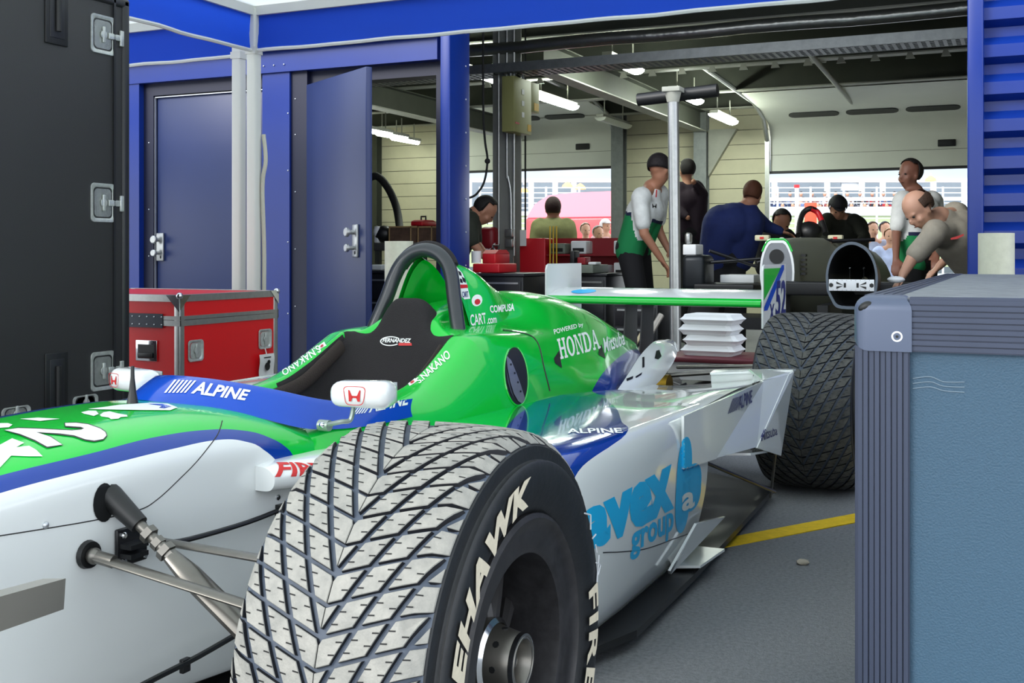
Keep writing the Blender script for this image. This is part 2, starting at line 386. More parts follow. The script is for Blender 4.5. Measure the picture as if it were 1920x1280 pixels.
# sectional garage doors, rolled half up: upright leaf + curved leaf on tracks
def sectional(n, xa, xb, zb, zt, hx):
    g = MB().m(DOORW); y = BY+.02
    prof = [(y, zb), (y, zt)]+[(y-.45*(1-cos(t)), zt+.30*sin(t)) for t in [i*pi/2*.55/5 for i in range(1, 6)]]
    ye, ze = prof[-1]; prof += [(ye-.5, ze+.13), (ye-1.6, ze+.2)]
    g.grid([[V((x, p[0], p[1])) for p in prof] for x in (xa+.03, xb-.03)], smooth=True)
    g.grid([[V((x, p[0]+.04, p[1]+.02)) for p in prof] for x in (xa+.03, xb-.03)], smooth=True)
    for z in (zb+.22, ): g.m(SEAM); g.box((xa+.03, y-.004, z), (xb-.03, y, z+.004))
    g.m(BLACK); g.box((xa+.02, y-.02, zb-.035), (xb-.02, y+.05, zb))
    d = g.build('door_%d' % n); d['kind'] = 'structure'
    g = MB().m(BLACK)                                                # lozenge windows in the tilted leaf
    for i in range(3):
        cx = xa+(xb-xa)*(.24+.26*i); w2 = (xb-xa)*.115
        P = prof[-3]; Q = prof[-2]
        cy, cz = (P[0]+Q[0])/2, (P[1]+Q[1])/2-.012; dy, dz = (Q[0]-P[0]), (Q[1]-P[1]); l = sqrt(dy*dy+dz*dz); dy /= l; dz /= l
        ring = [V((cx+w2*cos(t)*(1.0 if abs(cos(t)) < .9 else 1.0), cy+dy*.10*max(-.8, min(.8, sin(t)*1.5)), cz+dz*.10*max(-.8, min(.8, sin(t)*1.5)))) for t in [2*pi*k/28 for k in range(28)]]
        g.prism(ring, (0, 0, .02))
    g.build('window_pane', d)
    g = MB().m(BLACK); c = V((hx, y-.012, zb+.3)); g.box(c-V((.11, .012, .045)), c+V((.11, .012, .045)), .03); g.build('pull_handle', d)
    g = MB().m(ALU)
    for x in (xa, xb):
        g.box((x-.03, BY-.06, 0), (x+.03, BY-.0, zt)); g.tube([(x, BY-.05, zt), (x, BY-.3, zt+.28), (x, BY-.9, zt+.42), (x, BY-3.4, zt+.5)], .03, 8)
    g.build('track', d)
sectional(3, AX0, AX1, AZ, AZ+.42, at(1092, 281, 'y', BY).x); sectional(4, BX0, BX1, BZ, BZ+.42, at(1775, 264, 'y', BY).x)
# wall pillars
for x, m_ in ((-9.45, DKSTEEL), (-5.32, STEEL), (-4.1, STEEL)):
    g = MB().m(m_); g.box((x-.09, BY-.18, 0), (x+.09, BY-.165, 2.95)); g.box((x-.09, BY-.015, 0), (x+.09, BY, 2.95)); g.box((x-.008, BY-.17, 0), (x+.008, BY, 2.95)); struct('trim_%d' % (3+int(abs(x))), g)
g = MB().m(LTSTEEL); g.prism([(-4.0, BY-.1, 2.65), (-3.6, BY-.1, 2.65), (-4.0, BY-.1, 2.0)], (0, .1, 0)); g.build('haunch', ceo)
# ================================================================= fluorescent lights
TUBE = mat('lamp_tube', 'ffffff', .4, emit='f4fff0', es=24); TUBE2 = mat('lamp_unlit', 'c8ccc0', .4)
def lamp(x, y, z, L, lit=True, label='', w=.16):
    t = thing('fluorescent_light', label, 'light', (x, y, z), 0, 'fluorescent lights under the garage ceiling')
    g = MB().m(LTSTEEL); g.box((-.05, -L/2, .04), (.05, L/2, .08)); g.tube([(0, -L/3, .08), (0, -L/3, .3)], .008, 6); g.tube([(0, L/3, .08), (0, L/3, .3)], .008, 6); g.build('housing', t)
    g = MB().m(TUBE if lit else TUBE2)
    prof = [(x_, z_) for x_, z_ in [(w/2*cos(a), -.05*sin(a)+.04) for a in [pi*k/8 for k in range(9)]]]
    g.grid([[V((px, yy, pz)) for px, pz in prof] for yy in (-L/2+.02, L/2-.02)]); 
    g.raw([(px, -L/2+.02, pz) for px, pz in prof], [list(range(9))]); g.raw([(px, L/2-.02, pz) for px, pz in prof], [list(range(9))]); g.build('diffuser', t); return t
for px, py, d, L, lit, lb in ((1168, 126, 11.2, .95, True, 'lit fluorescent light nearest the doorway, right row, above the white steel beam'), (1286, 185, 13.1, 1.1, True, 'lit fluorescent light in the middle of the right row, just right of the steel pole'), (1357, 226, 14.4, 1.0, True, 'lit fluorescent light at the far end of the right row, by the cream wall'),
    (893, 143, 11.2, 1.2, True, 'lit fluorescent light beside the blue column, nearest in the left row'), (1040, 194, 13.3, 1.25, True, 'lit fluorescent light just right of the yellow-green electrical box'), (1151, 233, 14.9, 1.1, False, 'unlit fluorescent light at the far end of the left row')):
    p = wc(px, py, d); lamp(p.x, p.y, p.z, L, lit, lb)
for px, py, d, lb in ((703, 250, 14.5, 'small lit tube light nearest the open blue door'), (735, 258, 15.6, 'small lit tube light, middle of the three left of the blue column'), (760, 266, 16.9, 'small lit tube light, right of the three left of the blue column')):
    p = wc(px, py, d); lamp(p.x, min(p.y, BY-.5), p.z, .8, True, lb, .08)
# ================================================================= tents
def tent(nm, label, X0, X1, Y0, Y1, posts, rope=None):
    t = thing(nm, label, 'tent', (X0, Y1, 0)); o = V((X0, Y1, 0)); ZT, ZB = 2.29, 2.075
    def B(mb, name): 
        mb.v = [p-o for p in mb.v]; return mb.build(name, t)
    g = MB().m(TENTW); c = V(((X0+X1)/2, (Y0+Y1)/2, 3.35)); K = [V((X0, Y0, ZT+.03)), V((X1, Y0, ZT+.03)), V((X1, Y1, ZT+.03)), V((X0, Y1, ZT+.03))]
    for i in range(4):
        A, Bp = K[i], K[(i+1) % 4]; rows = []
        for u in range(9):
            f = u/8; P = A.lerp(c, f); Q = Bp.lerp(c, f); rows.append([P.lerp(Q, v/8)-V((0, 0, .10*sin(pi*f)*sin(pi*v/8))) for v in range(9)])
        g.grid(rows)
    B(g, 'roof')
    for (A, Bp) in ((K[3], K[2]), (K[0], K[3])) + (((K[1], K[2]),) if X1 > 0 else ()):
        g = MB().m(TENTB); n = 60; d = (Bp-A); nn = V((-d.y, d.x, 0)).normalized(); rows = []
        for u in range(n+1):
            p = A+d*(u/n); ww = .012*sin(u*1.3)+.01*sin(u*.45+1)
            rows.append([V((p.x, p.y, ZT+.03-(ZT+.03-ZB)*k/5))+nn*(ww*k/5*sin(k*.9+u*.3)) for k in range(6)])
        g.grid(rows); B(g, 'valance')
        g = MB().m(PIPING); g.tube([r[-1] for r in rows], .011, 6); B(g, 'valance_piping')
    g = MB().m(TUBEW)
    for i in range(4):
        A, Bp = K[i], K[(i+1) % 4]; d = (Bp-A).normalized(); q = V((-d.y, d.x, 0))*.02
        g.prism([A+q-V((0, 0, .045)), A-q-V((0, 0, .045)), A-q+V((0, 0, .02)), A+q+V((0, 0, .02))], Bp-A)
    B(g, 'roof_frame')
    for (x, y) in posts:
        g = MB().m(TUBEW); g.box((x-.032, y-.032, 0), (x+.032, y+.032, ZT+.03), .012); g.box((x-.035, y-.035, ZB-.02), (x+.035, y+.035, ZB+.02)); g.box((x-.1, y-.1, 0), (x+.1, y+.1, .012))
        B(g, 'post')
    if rope:
        g = MB().m(mat('rope_white', 'c8c8b8', .9, bump=.6, bscale=300)); g.tube(rope, .012, 8); B(g, 'rope')
    return t
pp = wc(476, 300, 6.4)
TX, TY = pp.x, pp.y
tent('canopy_tent', 'blue and white tent over the green racing car, its rear post beside the red case', TX, TX+6.2, TY-6.0, TY, [(TX, TY), (TX+6.2, TY), (TX+6.2, TY-6.0), (TX, TY-6.0)],
     curve([V((TX+.045, TY+.03, 1.6)), V((TX+.06, TY+.03, 1.45)), V((TX+.045, TY+.02, 1.3)), V((TX+.05, TY+.03, .9)), V((TX+.05, TY+.02, .3)), V((TX+.06, TY, .02))], 6))
p2_ = wc(448, 300, 6.55)
tent('canopy_tent', 'second blue tent at the far left, its post just left of the first white post', p2_.x-5.2, p2_.x, p2_.y-4.2, p2_.y, [(p2_.x, p2_.y), (p2_.x-5.2, p2_.y), (p2_.x-5.2, p2_.y-4.2)])
# ================================================================= racing car (local frame: x to its left side, y rearwards, z up)
GREEN, BLUEC, WHITEC = '08c23a', '0a3a98', 'eaeeed'
CARO = V((-1.654, 1.515, 0)); CARR = radians(-2.4)
CARM = Matrix.Translation(CARO) @ Matrix.Rotation(CARR, 4, 'Z'); CARI = CARM.inverted()
def cl(px, py, ax, val):                                             # photo pixel -> car-local point on the plane ax = val
    c = CARI @ V((0, 0, CH)); r = CARI.to_3x3() @ ray(px, py); i = 'xyz'.index(ax); return c+r*((val-c[i])/r[i])
car = thing('racing_car', 'green, blue and white open-wheel racing car parked across the foreground', 'racing car', CARO, CARR)
def paint(name, build, rough=.18, coat=.55):
    """glossy livery; build(nt, X, Y, Z) returns the colour socket"""
    m = mat(name, WHITEC, rough, coat=coat, spec=.35); t = m.node_tree; b = t.nodes['Principled BSDF']
    tcn = t.nodes.new('ShaderNodeTexCoord'); s = t.nodes.new('ShaderNodeSeparateXYZ'); t.links.new(tcn.outputs['Object'], s.inputs[0])
    t.links.new(build(t, s.outputs[0], s.outputs[1], s.outputs[2]), b.inputs['Base Color']); return m
def mth(t, op, a, b=None, c=None):
    n = t.nodes.new('ShaderNodeMath'); n.operation = op
    for i, x in enumerate((a, b, c)):
        if x is None: continue
        if isinstance(x, (int, float)): n.inputs[i].default_value = x
        else: t.links.new(x, n.inputs[i])
    return n.outputs[0]
def fcurve(t, sock, pts):                                            # piecewise curve value = F(sock)
    xs = [p[0] for p in pts]; ys = [p[1] for p in pts]; x0, x1, y0, y1 = min(xs), max(xs), min(ys)-.01, max(ys)+.01
    u = mth(t, 'DIVIDE', mth(t, 'SUBTRACT', sock, x0), x1-x0)
    n = t.nodes.new('ShaderNodeFloatCurve'); c = n.mapping.curves[0]; P = sorted(((x-x0)/(x1-x0), (y-y0)/(y1-y0)) for x, y in pts)
    c.points[0].location = P[0]; c.points[1].location = P[-1]
    for p in P[1:-1]: c.points.new(*p)
    n.mapping.update(); t.links.new(u, n.inputs['Value'])
    return mth(t, 'ADD', mth(t, 'MULTIPLY', n.outputs[0], y1-y0), y0)
def mixc(t, fac, a, b):
    n = t.nodes.new('ShaderNodeMix'); n.data_type = 'RGBA'; t.links.new(fac, n.inputs[0])
    for i, x in ((6, a), (7, b)):
        if isinstance(x, str): n.inputs[i].default_value = rgb(x)
        else: t.links.new(x, n.inputs[i])
    return n.outputs[2]
gt = lambda t, a, b: mth(t, 'GREATER_THAN', a, b)
def tub_paint(t, X, Y, Z):
    up = [(-1.3, .30), (-.9, .44), (-.5, .535), (-.24, .566), (-.05, .577), (.1, .584), (.22, .580), (.30, .568), (.36, .545), (.40, .515), (.43, .49), (1.0, .48)]
    lo = [(-1.3, .27), (-.9, .41), (-.5, .51), (-.24, .545), (-.05, .556), (.1, .562), (.22, .562), (.29, .548), (.33, .525), (.36, .50), (.38, .48), (.42, .44), (1.0, .43)]
    c = mixc(t, gt(t, Z, fcurve(t, Y, lo)), WHITEC, BLUEC); c = mixc(t, gt(t, Z, fcurve(t, Y, up)), c, GREEN)
    return mixc(t, mth(t, 'MULTIPLY', gt(t, -.085, X), mth(t, 'MULTIPLY', gt(t, Z, .5), gt(t, .45, Y))), c, BLUEC)
def cover_paint(t, X, Y, Z):
    ax = mth(t, 'ABSOLUTE', X); q = mth(t, 'ADD', Y, mth(t, 'MULTIPLY', ax, 4.2)); q = mth(t, 'SUBTRACT', q, mth(t, 'MULTIPLY', Z, .6))
    c = mixc(t, gt(t, q, 2.93), GREEN, BLUEC); return mixc(t, gt(t, q, 3.24), c, WHITEC)
def pod_paint(t, X, Y, Z):
    ax = mth(t, 'ABSOLUTE', X)
    e1 = fcurve(t, ax, [(.2, 1.75), (.28, 1.62), (.35, 1.38), (.45, 1.05), (.6, .7), (.9, .3)])
    e2 = fcurve(t, ax, [(.2, 2.1), (.34, 1.93), (.42, 1.74), (.5, 1.56), (.6, 1.38), (.7, 1.16), (.765, 1.02), (.775, .6), (.8, -.5), (.95, -.6)])
    c = mixc(t, gt(t, Y, e1), GREEN, BLUEC); c = mixc(t, gt(t, Y, e2), c, WHITEC); return mixc(t, gt(t, .44, Z), c, WHITEC)
M_TUB = paint('livery_monocoque', tub_paint); M_COV = paint('livery_cover', cover_paint); M_POD = paint('livery_sidepod', pod_paint, .12, .9)
M_WH = mat('car_white_gloss', WHITEC, .2, coat=1); M_GR = mat('car_green_gloss', GREEN, .2, coat=1); M_BL = mat('car_blue_gloss', '0046b8', .15, coat=.4, spec=.3)
M_DECW = mat('decal_white', 'eef2f0', .35); M_DECB = mat('decal_navy', '1a2468', .35); M_DECR = mat('decal_red', 'c81e1e', .35); M_DECK = mat('decal_black', '141414', .35); M_DECC = mat('decal_cyan', '1cb8f0', .45)
M_CARB = mat('carbon_black', '1a1b1d', .35, noise=.2, nscale=60); M_TITAN = mat('suspension_grey', '77746e', .33, .85, noise=.1, nscale=20)
M_FOAM = mat('cockpit_padding', '221f21', .9, bump=.4, bscale=400); M_HOOP = mat('hoop_black', '2a2e33', .35, coat=.3)
# ---- monocoque and nose
def nsec(y, w, zb, zt, sh=.05, r=.35):
    return (y, [(0, zt), (w*.45, zt-sh*.10), (w*.78, zt-sh*.55), (w*.97, zt-sh*1.35), (w*1.0, zt-sh*2.6), (w*.99, (zt+zb)/2), (w*.93, zb+.03), (w*.75, zb), (0, zb)])
NS = [nsec(-1.45, .07, .22, .30, .02), nsec(-1.3, .10, .19, .36, .03), nsec(-1.0, .145, .17, .45, .04), nsec(-.6, .19, .15, .545, .045), nsec(-.25, .222, .13, .598, .05), nsec(.05, .245, .115, .617, .05), nsec(.3, .262, .10, .612, .05), nsec(.5, .283, .09, .575, .05), nsec(.7, .292, .08, .50, .04), nsec(1.0, .30, .07, .45, .04)]
rows = loft(NS, 10, 6)
g = MB().m(M_TUB); g.grid(rows); g.grid(mirror_rows(rows)); f0 = rows[0]; g.raw(f0+[V((-p.x, p.y, p.z)) for p in f0[::-1]], [list(range(2*len(f0)))]); tub = g.build('monocoque', car)
BT = bvh_of(tub)
# ---- cockpit surround + engine cover (open top up to y=1.22)
US = [(.36, [(.0, .45), (.06, .45), (.17, .48), (.19, .50), (.21, .505), (.23, .505), (.245, .49), (.25, .46), (.25, .40)]),
      (.49, [(.0, .40), (.08, .40), (.185, .44), (.205, .53), (.232, .54), (.26, .53), (.284, .50), (.292, .46), (.292, .40)]),
      (.60, [(.0, .35), (.10, .35), (.18, .42), (.20, .545), (.235, .553), (.27, .543), (.29, .508), (.30, .46), (.30, .40)]),
      (.90, [(.0, .35), (.10, .35), (.17, .42), (.185, .56), (.22, .575), (.26, .565), (.292, .53), (.31, .49), (.32, .44)]),
      (1.05, [(.0, .35), (.10, .35), (.165, .45), (.182, .60), (.215, .612), (.258, .60), (.295, .555), (.318, .50), (.33, .44)]),
      (1.20, [(.0, .40), (.09, .41), (.15, .52), (.172, .672), (.205, .680), (.252, .662), (.298, .59), (.325, .51), (.335, .44)]),
      (1.24, [(.0, .66), (.06, .675), (.12, .68), (.168, .690), (.205, .695), (.252, .675), (.298, .60), (.327, .515), (.337, .44)]),
      (1.32, [(.0, .75), (.05, .75), (.085, .745), (.105, .715), (.20, .700), (.252, .682), (.30, .61), (.33, .515), (.34, .44)]),
      (1.50, [(.0, .775), (.045, .772), (.085, .755), (.11, .72), (.19, .695), (.25, .672), (.30, .61), (.332, .515), (.34, .44)]),
      (1.75, [(.0, .79), (.05, .782), (.10, .765), (.14, .73), (.19, .69), (.24, .65), (.29, .58), (.325, .50), (.335, .43)]),
      (1.90, [(.0, .795), (.055, .787), (.11, .765), (.15, .725), (.19, .68), (.235, .63), (.28, .56), (.315, .485), (.325, .42)]),
      (2.15, [(.0, .775), (.055, .765), (.10, .74), (.14, .70), (.175, .655), (.215, .60), (.255, .535), (.29, .47), (.30, .40)]),
      (2.45, [(.0, .715), (.05, .706), (.09, .68), (.12, .645), (.15, .605), (.18, .555), (.21, .505), (.235, .45), (.245, .38)]),
      (2.75, [(.0, .635), (.035, .628), (.065, .605), (.09, .58), (.11, .55), (.13, .52), (.15, .48), (.165, .43), (.17, .37)]),
      (3.00, [(.0, .56), (.02, .555), (.04, .545), (.05, .53), (.06, .51), (.075, .49), (.09, .46), (.10, .42), (.105, .36)])]
rows = loft(US, 8, 5)
g = MB().m(M_COV); nrow = len(rows); nc = len(rows[0])
g.grid(rows); g.grid(mirror_rows(rows))
cover = g.build('engine_cover', car)
me = cover.data; me.materials.append(M_FOAM)
for p in me.polygons:                                               # the padded trough of the cockpit
    c = p.center
    if c.y < 1.235 and abs(c.x) < .187 and c.z < .682 and not (abs(c.x) > .176+.0 and p.normal.z > .5): p.material_index = 1
BC = bvh_of(cover)
# ---- sidepods
def pod(side):
    s = side
    PS = [(.62, [(.28, .475), (.40, .485), (.60, .487), (.70, .482), (.735, .465), (.745, .40), (.745, .25), (.72, .10), (.68, .045)]),
          (.72, [(.29, .49), (.42, .50), (.60, .502), (.72, .498), (.765, .478), (.785, .40), (.785, .25), (.755, .10), (.70, .045)]),
          (1.0, [(.305, .50), (.44, .503), (.60, .503), (.73, .502), (.772, .487), (.795, .41), (.795, .26), (.76, .10), (.70, .04)]),
          (1.4, [(.315, .50), (.45, .50), (.60, .50), (.73, .50), (.775, .490), (.79, .41), (.785, .26), (.745, .10), (.70, .04)]),
          (1.60, [(.32, .498), (.45, .497), (.60, .495), (.73, .497), (.775, .489), (.788, .41), (.78, .26), (.745, .12), (.70, .05)])]
    r = loft(PS, 8, 5)
    g = MB().m(M_POD); g.grid([[V((s*p.x, p.y, p.z)) for p in row] for row in r])
    f = r[0]; g.m(M_CARB); g.raw([V((s*p.x, p.y+.03, p.z)) for p in f]+[V((s*.28, .65, .05))], [list(range(len(f)+1))])
    f = r[-1]; g.raw([V((s*p.x, p.y-.004, p.z)) for p in f]+[V((s*.3, 1.59, .05))], [list(range(len(f)+1))])
    o = g.build('sidepod', car)
    # rear deck: from the pod top towards the gearbox, lip turned up along its inner edge
    D = [(1.60, [(.30, .498), (.45, .497), (.60, .495), (.73, .497), (.768, .487)]), (1.9, [(.30, .475), (.42, .485), (.58, .49), (.70, .50), (.765, .497)]), (2.15, [(.30, .455), (.40, .46), (.54, .472), (.68, .488), (.77, .50)]), (2.4, [(.30, .45), (.38, .445), (.50, .455), (.66, .475), (.775, .495)])]
    r = loft(D, 8, 5); g = MB().m(M_POD); g.grid([[V((s*p.x, p.y, p.z)) for p in row] for row in r]); g.grid([[V((s*p.x, p.y, p.z-.008)) for p in row] for row in r]); g.build('sidepod_deck', car)
    return o
podL, podR = pod(1), pod(-1)
BP = bvh_of(podL)
# ---- floor
g = MB().m(M_CARB)
fl = [(.25, .3), (.70, .65), (.80, 1.0), (.78, 1.5), (.735, 2.2), (.70, 2.72), (.30, 2.95)]
g.prism([(x, y, .03) for x, y in fl]+[(-x, y, .03) for x, y in fl[::-1]], (0, 0, .018))
g.box((-.24, 1.2, .048), (.24, 2.6, .4)); g.build('underfloor', car)
for s in (1, -1):                                                    # diffuser tunnel walls
    g = MB().m(M_CARB); g.grid([[V((s*.42, 1.7, .05)), V((s*.42, 1.7, .42))], [V((s*.40, 2.3, .10)), V((s*.36, 2.3, .42))], [V((s*.38, 2.9, .2)), V((s*.30, 2.9, .40))]])
    g.grid([[V((s*.70, 1.66, .05)), V((s*.70, 1.66, .40))], [V((s*.56, 1.9, .05)), V((s*.56, 1.9, .38))], [V((s*.44, 2.3, .05)), V((s*.44, 2.3, .38))]]); g.build('diffuser_tunnel', car)
# ---- winglet (flick-up) ahead of the rear wheel
def flick(s):
    T = .007
    def sheet(g, P, n=None):
        P = [V((s*p[0], p[1], p[2])) for p in P]; n = (P[1]-P[0]).cross(P[2]-P[0]).normalized()*T; g.prism(P, n)
    g = MB().m(M_WH)
    sheet(g, [(.792, 1.35, .498), (.792, 1.35, .36), (.792, 1.64, .34), (.790, 2.18, .503)])
    sheet(g, [(.792, 1.64, .34), (.826, 1.96, .325), (.79, 2.18, .503)]); sheet(g, [(.826, 1.96, .325), (.829, 2.38, .507), (.79, 2.18, .503)]); sheet(g, [(.79, 2.18, .503), (.828, 2.37, .502), (.828, 2.42, .512), (.68, 2.42, .512)])
    sheet(g, [(.55, 2.42, .40), (.70, 2.42, .44), (.70, 2.42, .512), (.55, 2.42, .495)]); sheet(g, [(.70, 2.30, .44), (.70, 2.42, .44), (.70, 2.42, .512), (.79, 2.18, .505)])
    sheet(g, [(.55, 2.40, .492), (.84, 2.41, .515), (.84, 2.45, .515), (.55, 2.45, .497)]); sheet(g, [(.62, 1.85, .30), (.828, 1.9, .31), (.828, 2.2, .275), (.62, 2.2, .27)])
    w = g.build('winglet', car)
    g = MB().m(M_WH); sheet(g, [(.828, 1.95, .325), (.832, 2.24, .255), (.834, 2.42, .515), (.828, 2.37, .51)]); g.build('winglet_end_plate', w)
    g = MB().m(M_WH); sheet(g, [(.772, 1.32, .10), (.786, 1.50, .185), (.79, 1.76, .15), (.760, 1.36, .08)]); sheet(g, [(.66, 1.48, .052), (.79, 1.52, .06), (.80, 1.72, .06), (.66, 1.74, .052)]); g.build('foot_plate', car)
    for a, b, r in (((.82, 2.24, .26), (.74, 2.5, .06), .005), ((.62, 2.0, .27), (.78, 2.40, .10), .006)):
        g = MB().m(M_TITAN); g.tube([(s*a[0], a[1], a[2]), (s*b[0], b[1], b[2])], r, 8); g.build('winglet_stay', w)
    g = MB().m(mat('plug_yellow_green', 'a8b040', .5)); g.lathe([(1.95, .0), (1.95, .06), (2.05, .075), (2.12, .05), (2.12, 0)], (s*.55, 0, .17), 'y', 20); g.build('duct_plug', car)
    return w, [c for c in w.children if 'end_plate' in c.name][0]
(flL, epL), (flR, epR) = flick(1), flick(-1)
# ---- rear cowl: white slotted panel either side of the gearbox
def cowl(s):
    fe = [(.328, 2.05, .448), (.305, 2.25, .502), (.268, 2.47, .548), (.218, 2.74, .572), (.165, 3.0, .562)]
    re_ = [(.345, 2.36, .432), (.335, 2.52, .462), (.305, 2.72, .495), (.262, 2.90, .522), (.21, 3.06, .535)]
    A, B_ = curve(fe, 5), curve(re_, 5); rows = [[a.lerp(b, k/6)+V((.008, 0, .010))*sin(pi*k/6) for a, b in zip(A, B_)] for k in range(7)]
    rows = [[V((s*p.x, p.y, p.z)) for p in r] for r in rows]
    g = MB().m(M_WH); g.grid(rows); g.grid([[p-V((s*.006, 0, .006)) for p in row] for row in rows]); g.grid([[p, p-V((s*.006, 0, .006))] for p in rows[-1]]); return g.build('rear_cowl', car)
cwL = cowl(1)
cowl(-1)
# ---- gearbox, rear suspension
g = MB().m(mat('magnesium_case', '8d8a80', .5, .7, noise=.15, nscale=12)); g.box((-.13, 2.55, .10), (.13, 3.25, .40), .03); g.box((-.09, 3.2, .14), (.09, 3.5, .36), .03)
for y in (2.7, 2.9, 3.1): g.box((-.15, y, .12), (.15, y+.015, .42), .005)
g.build('gearbox', car)
g = MB().m(mat('gold_anodised', 'b08a2a', .35, .8)); g.lathe([(0, .03), (.0, .06), (.06, .06), (.08, .045), (.16, .045), (.16, 0)], (.12, 2.75, .40), 'x', 20); g.lathe([(0, .05), (.05, .05), (.05, 0)], (.15, 2.9, .33), 'x', 18); g.build('damper', car)
def arm(pts, r, name='suspension_arm', flat=(1, .45), m=M_TITAN):
    g = MB().m(m); g.tube(pts, r, 12, flat=flat); return g.build(name, car)
for s in (1, -1):
    arm([(s*.14, 2.72, .43), (s*.70, 3.02, .47)], .022); arm([(s*.14, 3.28, .42), (s*.70, 3.08, .47)], .018); arm([(s*.16, 2.72, .14), (s*.70, 3.0, .18)], .022); arm([(s*.15, 3.28, .14), (s*.70, 3.05, .18)], .018)
    arm([(s*.16, 2.80, .44), (s*.66, 3.02, .22)], .016, 'push_rod', (1, 1)); arm([(s*.10, 3.05, .30), (s*.68, 3.05, .33)], .022, 'drive_shaft', (1, 1))
# ---- front suspension
def bracket(p, s=1):
    g = MB().m(M_CARB); x, y, z = p; g.M = Matrix.Translation((s*x, y, z)) @ Matrix.Scale(s, 4, (1, 0, 0))
    g.box((0, -.035, -.033), (.008, .035, .033), .003); g.box((0, -.03, .0), (.035, .01, .008)); g.box((0, -.03, -.016), (.035, .01, -.008)); g.m(CHROME)
    for a in (-.024, .024):
        for b in (-.022, .022): g.lathe([(0, .006), (.006, .006), (.008, .004), (.008, 0)], (.008, a, b), 'x', 8)
    return g.build('suspension_bracket', car)
for s in (1, -1):
    ux = .70
    bracket((.243, -.01, .415), s); bracket((.257, .385, .405), s)
    arm([(s*.27, .03, .415), (s*ux, -.0, .42)], .013)                                      # upper, front leg
    arm([(s*.29, .375, .412), (s*ux, .03, .42)], .013)
    g = MB().m(M_CARB); g.tube(curve([(s*.29, .375, .41), (s*.285, .25, .402), (s*.275, .10, .402), (s*.27, .045, .408)], 4), .005, 8); g.build('brake_line', car)
    arm([(s*.245, -.093, .415), (s*ux, -.06, .35)], .014)                                   # track rod
    g = MB().m(BLACK); g.lathe([(-.006, .0), (-.006, .024), (.003, .022), (.003, .017), (-.003, 0)], (s*.241, -.095, .417), 'x', 20); g.m(M_TITAN); g.ell((s*.250, -.095, .416), .014, 12, 8); g.tube([(s*.250, -.095, .416), (s*.29, -.09, .41)], .011, 10); g.build('track_rod_joint', car)
    # push rod with its adjuster
    P0, P1 = V((s*.235, -.04, .50)), V((s*.70, .01, .16)); d = (P1-P0)
    arm([P0+d*.26, P0+d*.34, P1], [.017, .024, .027], 'push_rod', (1, .7))
    g = MB().m(M_TITAN); g.tube([P0, P0+d*.28], .010, 10)
    for f, r in ((.15, .016), (.19, .013), (.225, .017), (.25, .013)): g.tube([P0+d*f, P0+d*(f+.022)], r, 6, smooth=False)
    g.m(BLACK); g.tube([P0-d*.03, P0+d*.12], [.022, .016], 14); g.build('push_rod_adjuster', car)
    g = MB().m(BLACK); ring = [V((s*.0, .024*cos(a)*(1.0 if cos(a) < 0 else .8), .033*sin(a))) for a in [2*pi*k/20 for k in range(20)]]
    c0 = V((s*.247, -.06, .497)); pr = []
    for r_ in ring:
        q = BT.ray_cast(c0+r_+V((s*.3, 0, 0)), V((-s, 0, 0)), 1); pr.append(q[0]+V((s*.0015, 0, 0)))
    g.raw(pr, [list(range(20))]); g.build('push_rod_opening', car)
    arm([(s*.23, -.25, .14), (s*.70, -.02, .14)], .014); arm([(s*.26, .40, .12), (s*.70, .02, .14)], .014)
    g = MB().m(M_CARB); L = [V((s*.27, -.45, .11)), V((s*.285, -.10, .175)), V((s*.30, .10, .195)), V((s*.31, .26, .215))]; g.tube(curve(L, 6), .0055, 8); g.box(V((s*.29, .06, .175)), V((s*.30, .08, .20)), .002); g.tube([V((s*.31, .26, .215)), V((s*.24, .3, .22))], .016, 10); g.build('brake_hose', car)
# ---- body seams
def seam(pts, b, name='panel_seam', r=.0016, N=V((1, 0, .2)), parent=car):
    g = MB().m(M_DECK); P = []
    for p in curve(pts, 8):
        q = b.find_nearest(p); P.append(q[0])
    g.tube(P, r, 6); return g.build(name, parent)
seam([cl(0, 1008, 'x', .235), cl(168, 978, 'x', .24), cl(262, 958, 'x', .25), cl(300, 935, 'x', .25), cl(350, 885, 'x', .25), cl(405, 820, 'x', .24), cl(418, 785, 'x', .2)], BT, r=.0011)
seam([cl(945, 614, 'x', .2), cl(985, 620, 'x', .23), cl(1003, 640, 'x', .25), cl(1015, 685, 'x', .3), cl(1030, 733, 'x', .33)], BC, r=.003)
def cast(bvh, u, v):
    c = CARI @ V((0, 0, CH)); r = (CARI.to_3x3() @ ray(u, v)).normalized(); q = bvh.ray_cast(c, r, 20)
    if q[0] is None: return None, None
    return q[0], (q[1] if q[1].dot(r) < 0 else -q[1])
def cdec(name, shape, px4, bvh, material, ax='x', val=.3, parent=car, **k):
    """a marking whose four corners were read off the photo, laid onto the body panel it sits on"""
    C = []; N = V()
    for (u, v) in px4:
        p, n = cast(bvh, u, v); C.append(p if p is not None else cl(u, v, ax, val)); N += n if n is not None else V()
    if N.length > 0: k['Nh'] = N.normalized()
    return decal(name, shape, C, material, parent, bvh, **k)

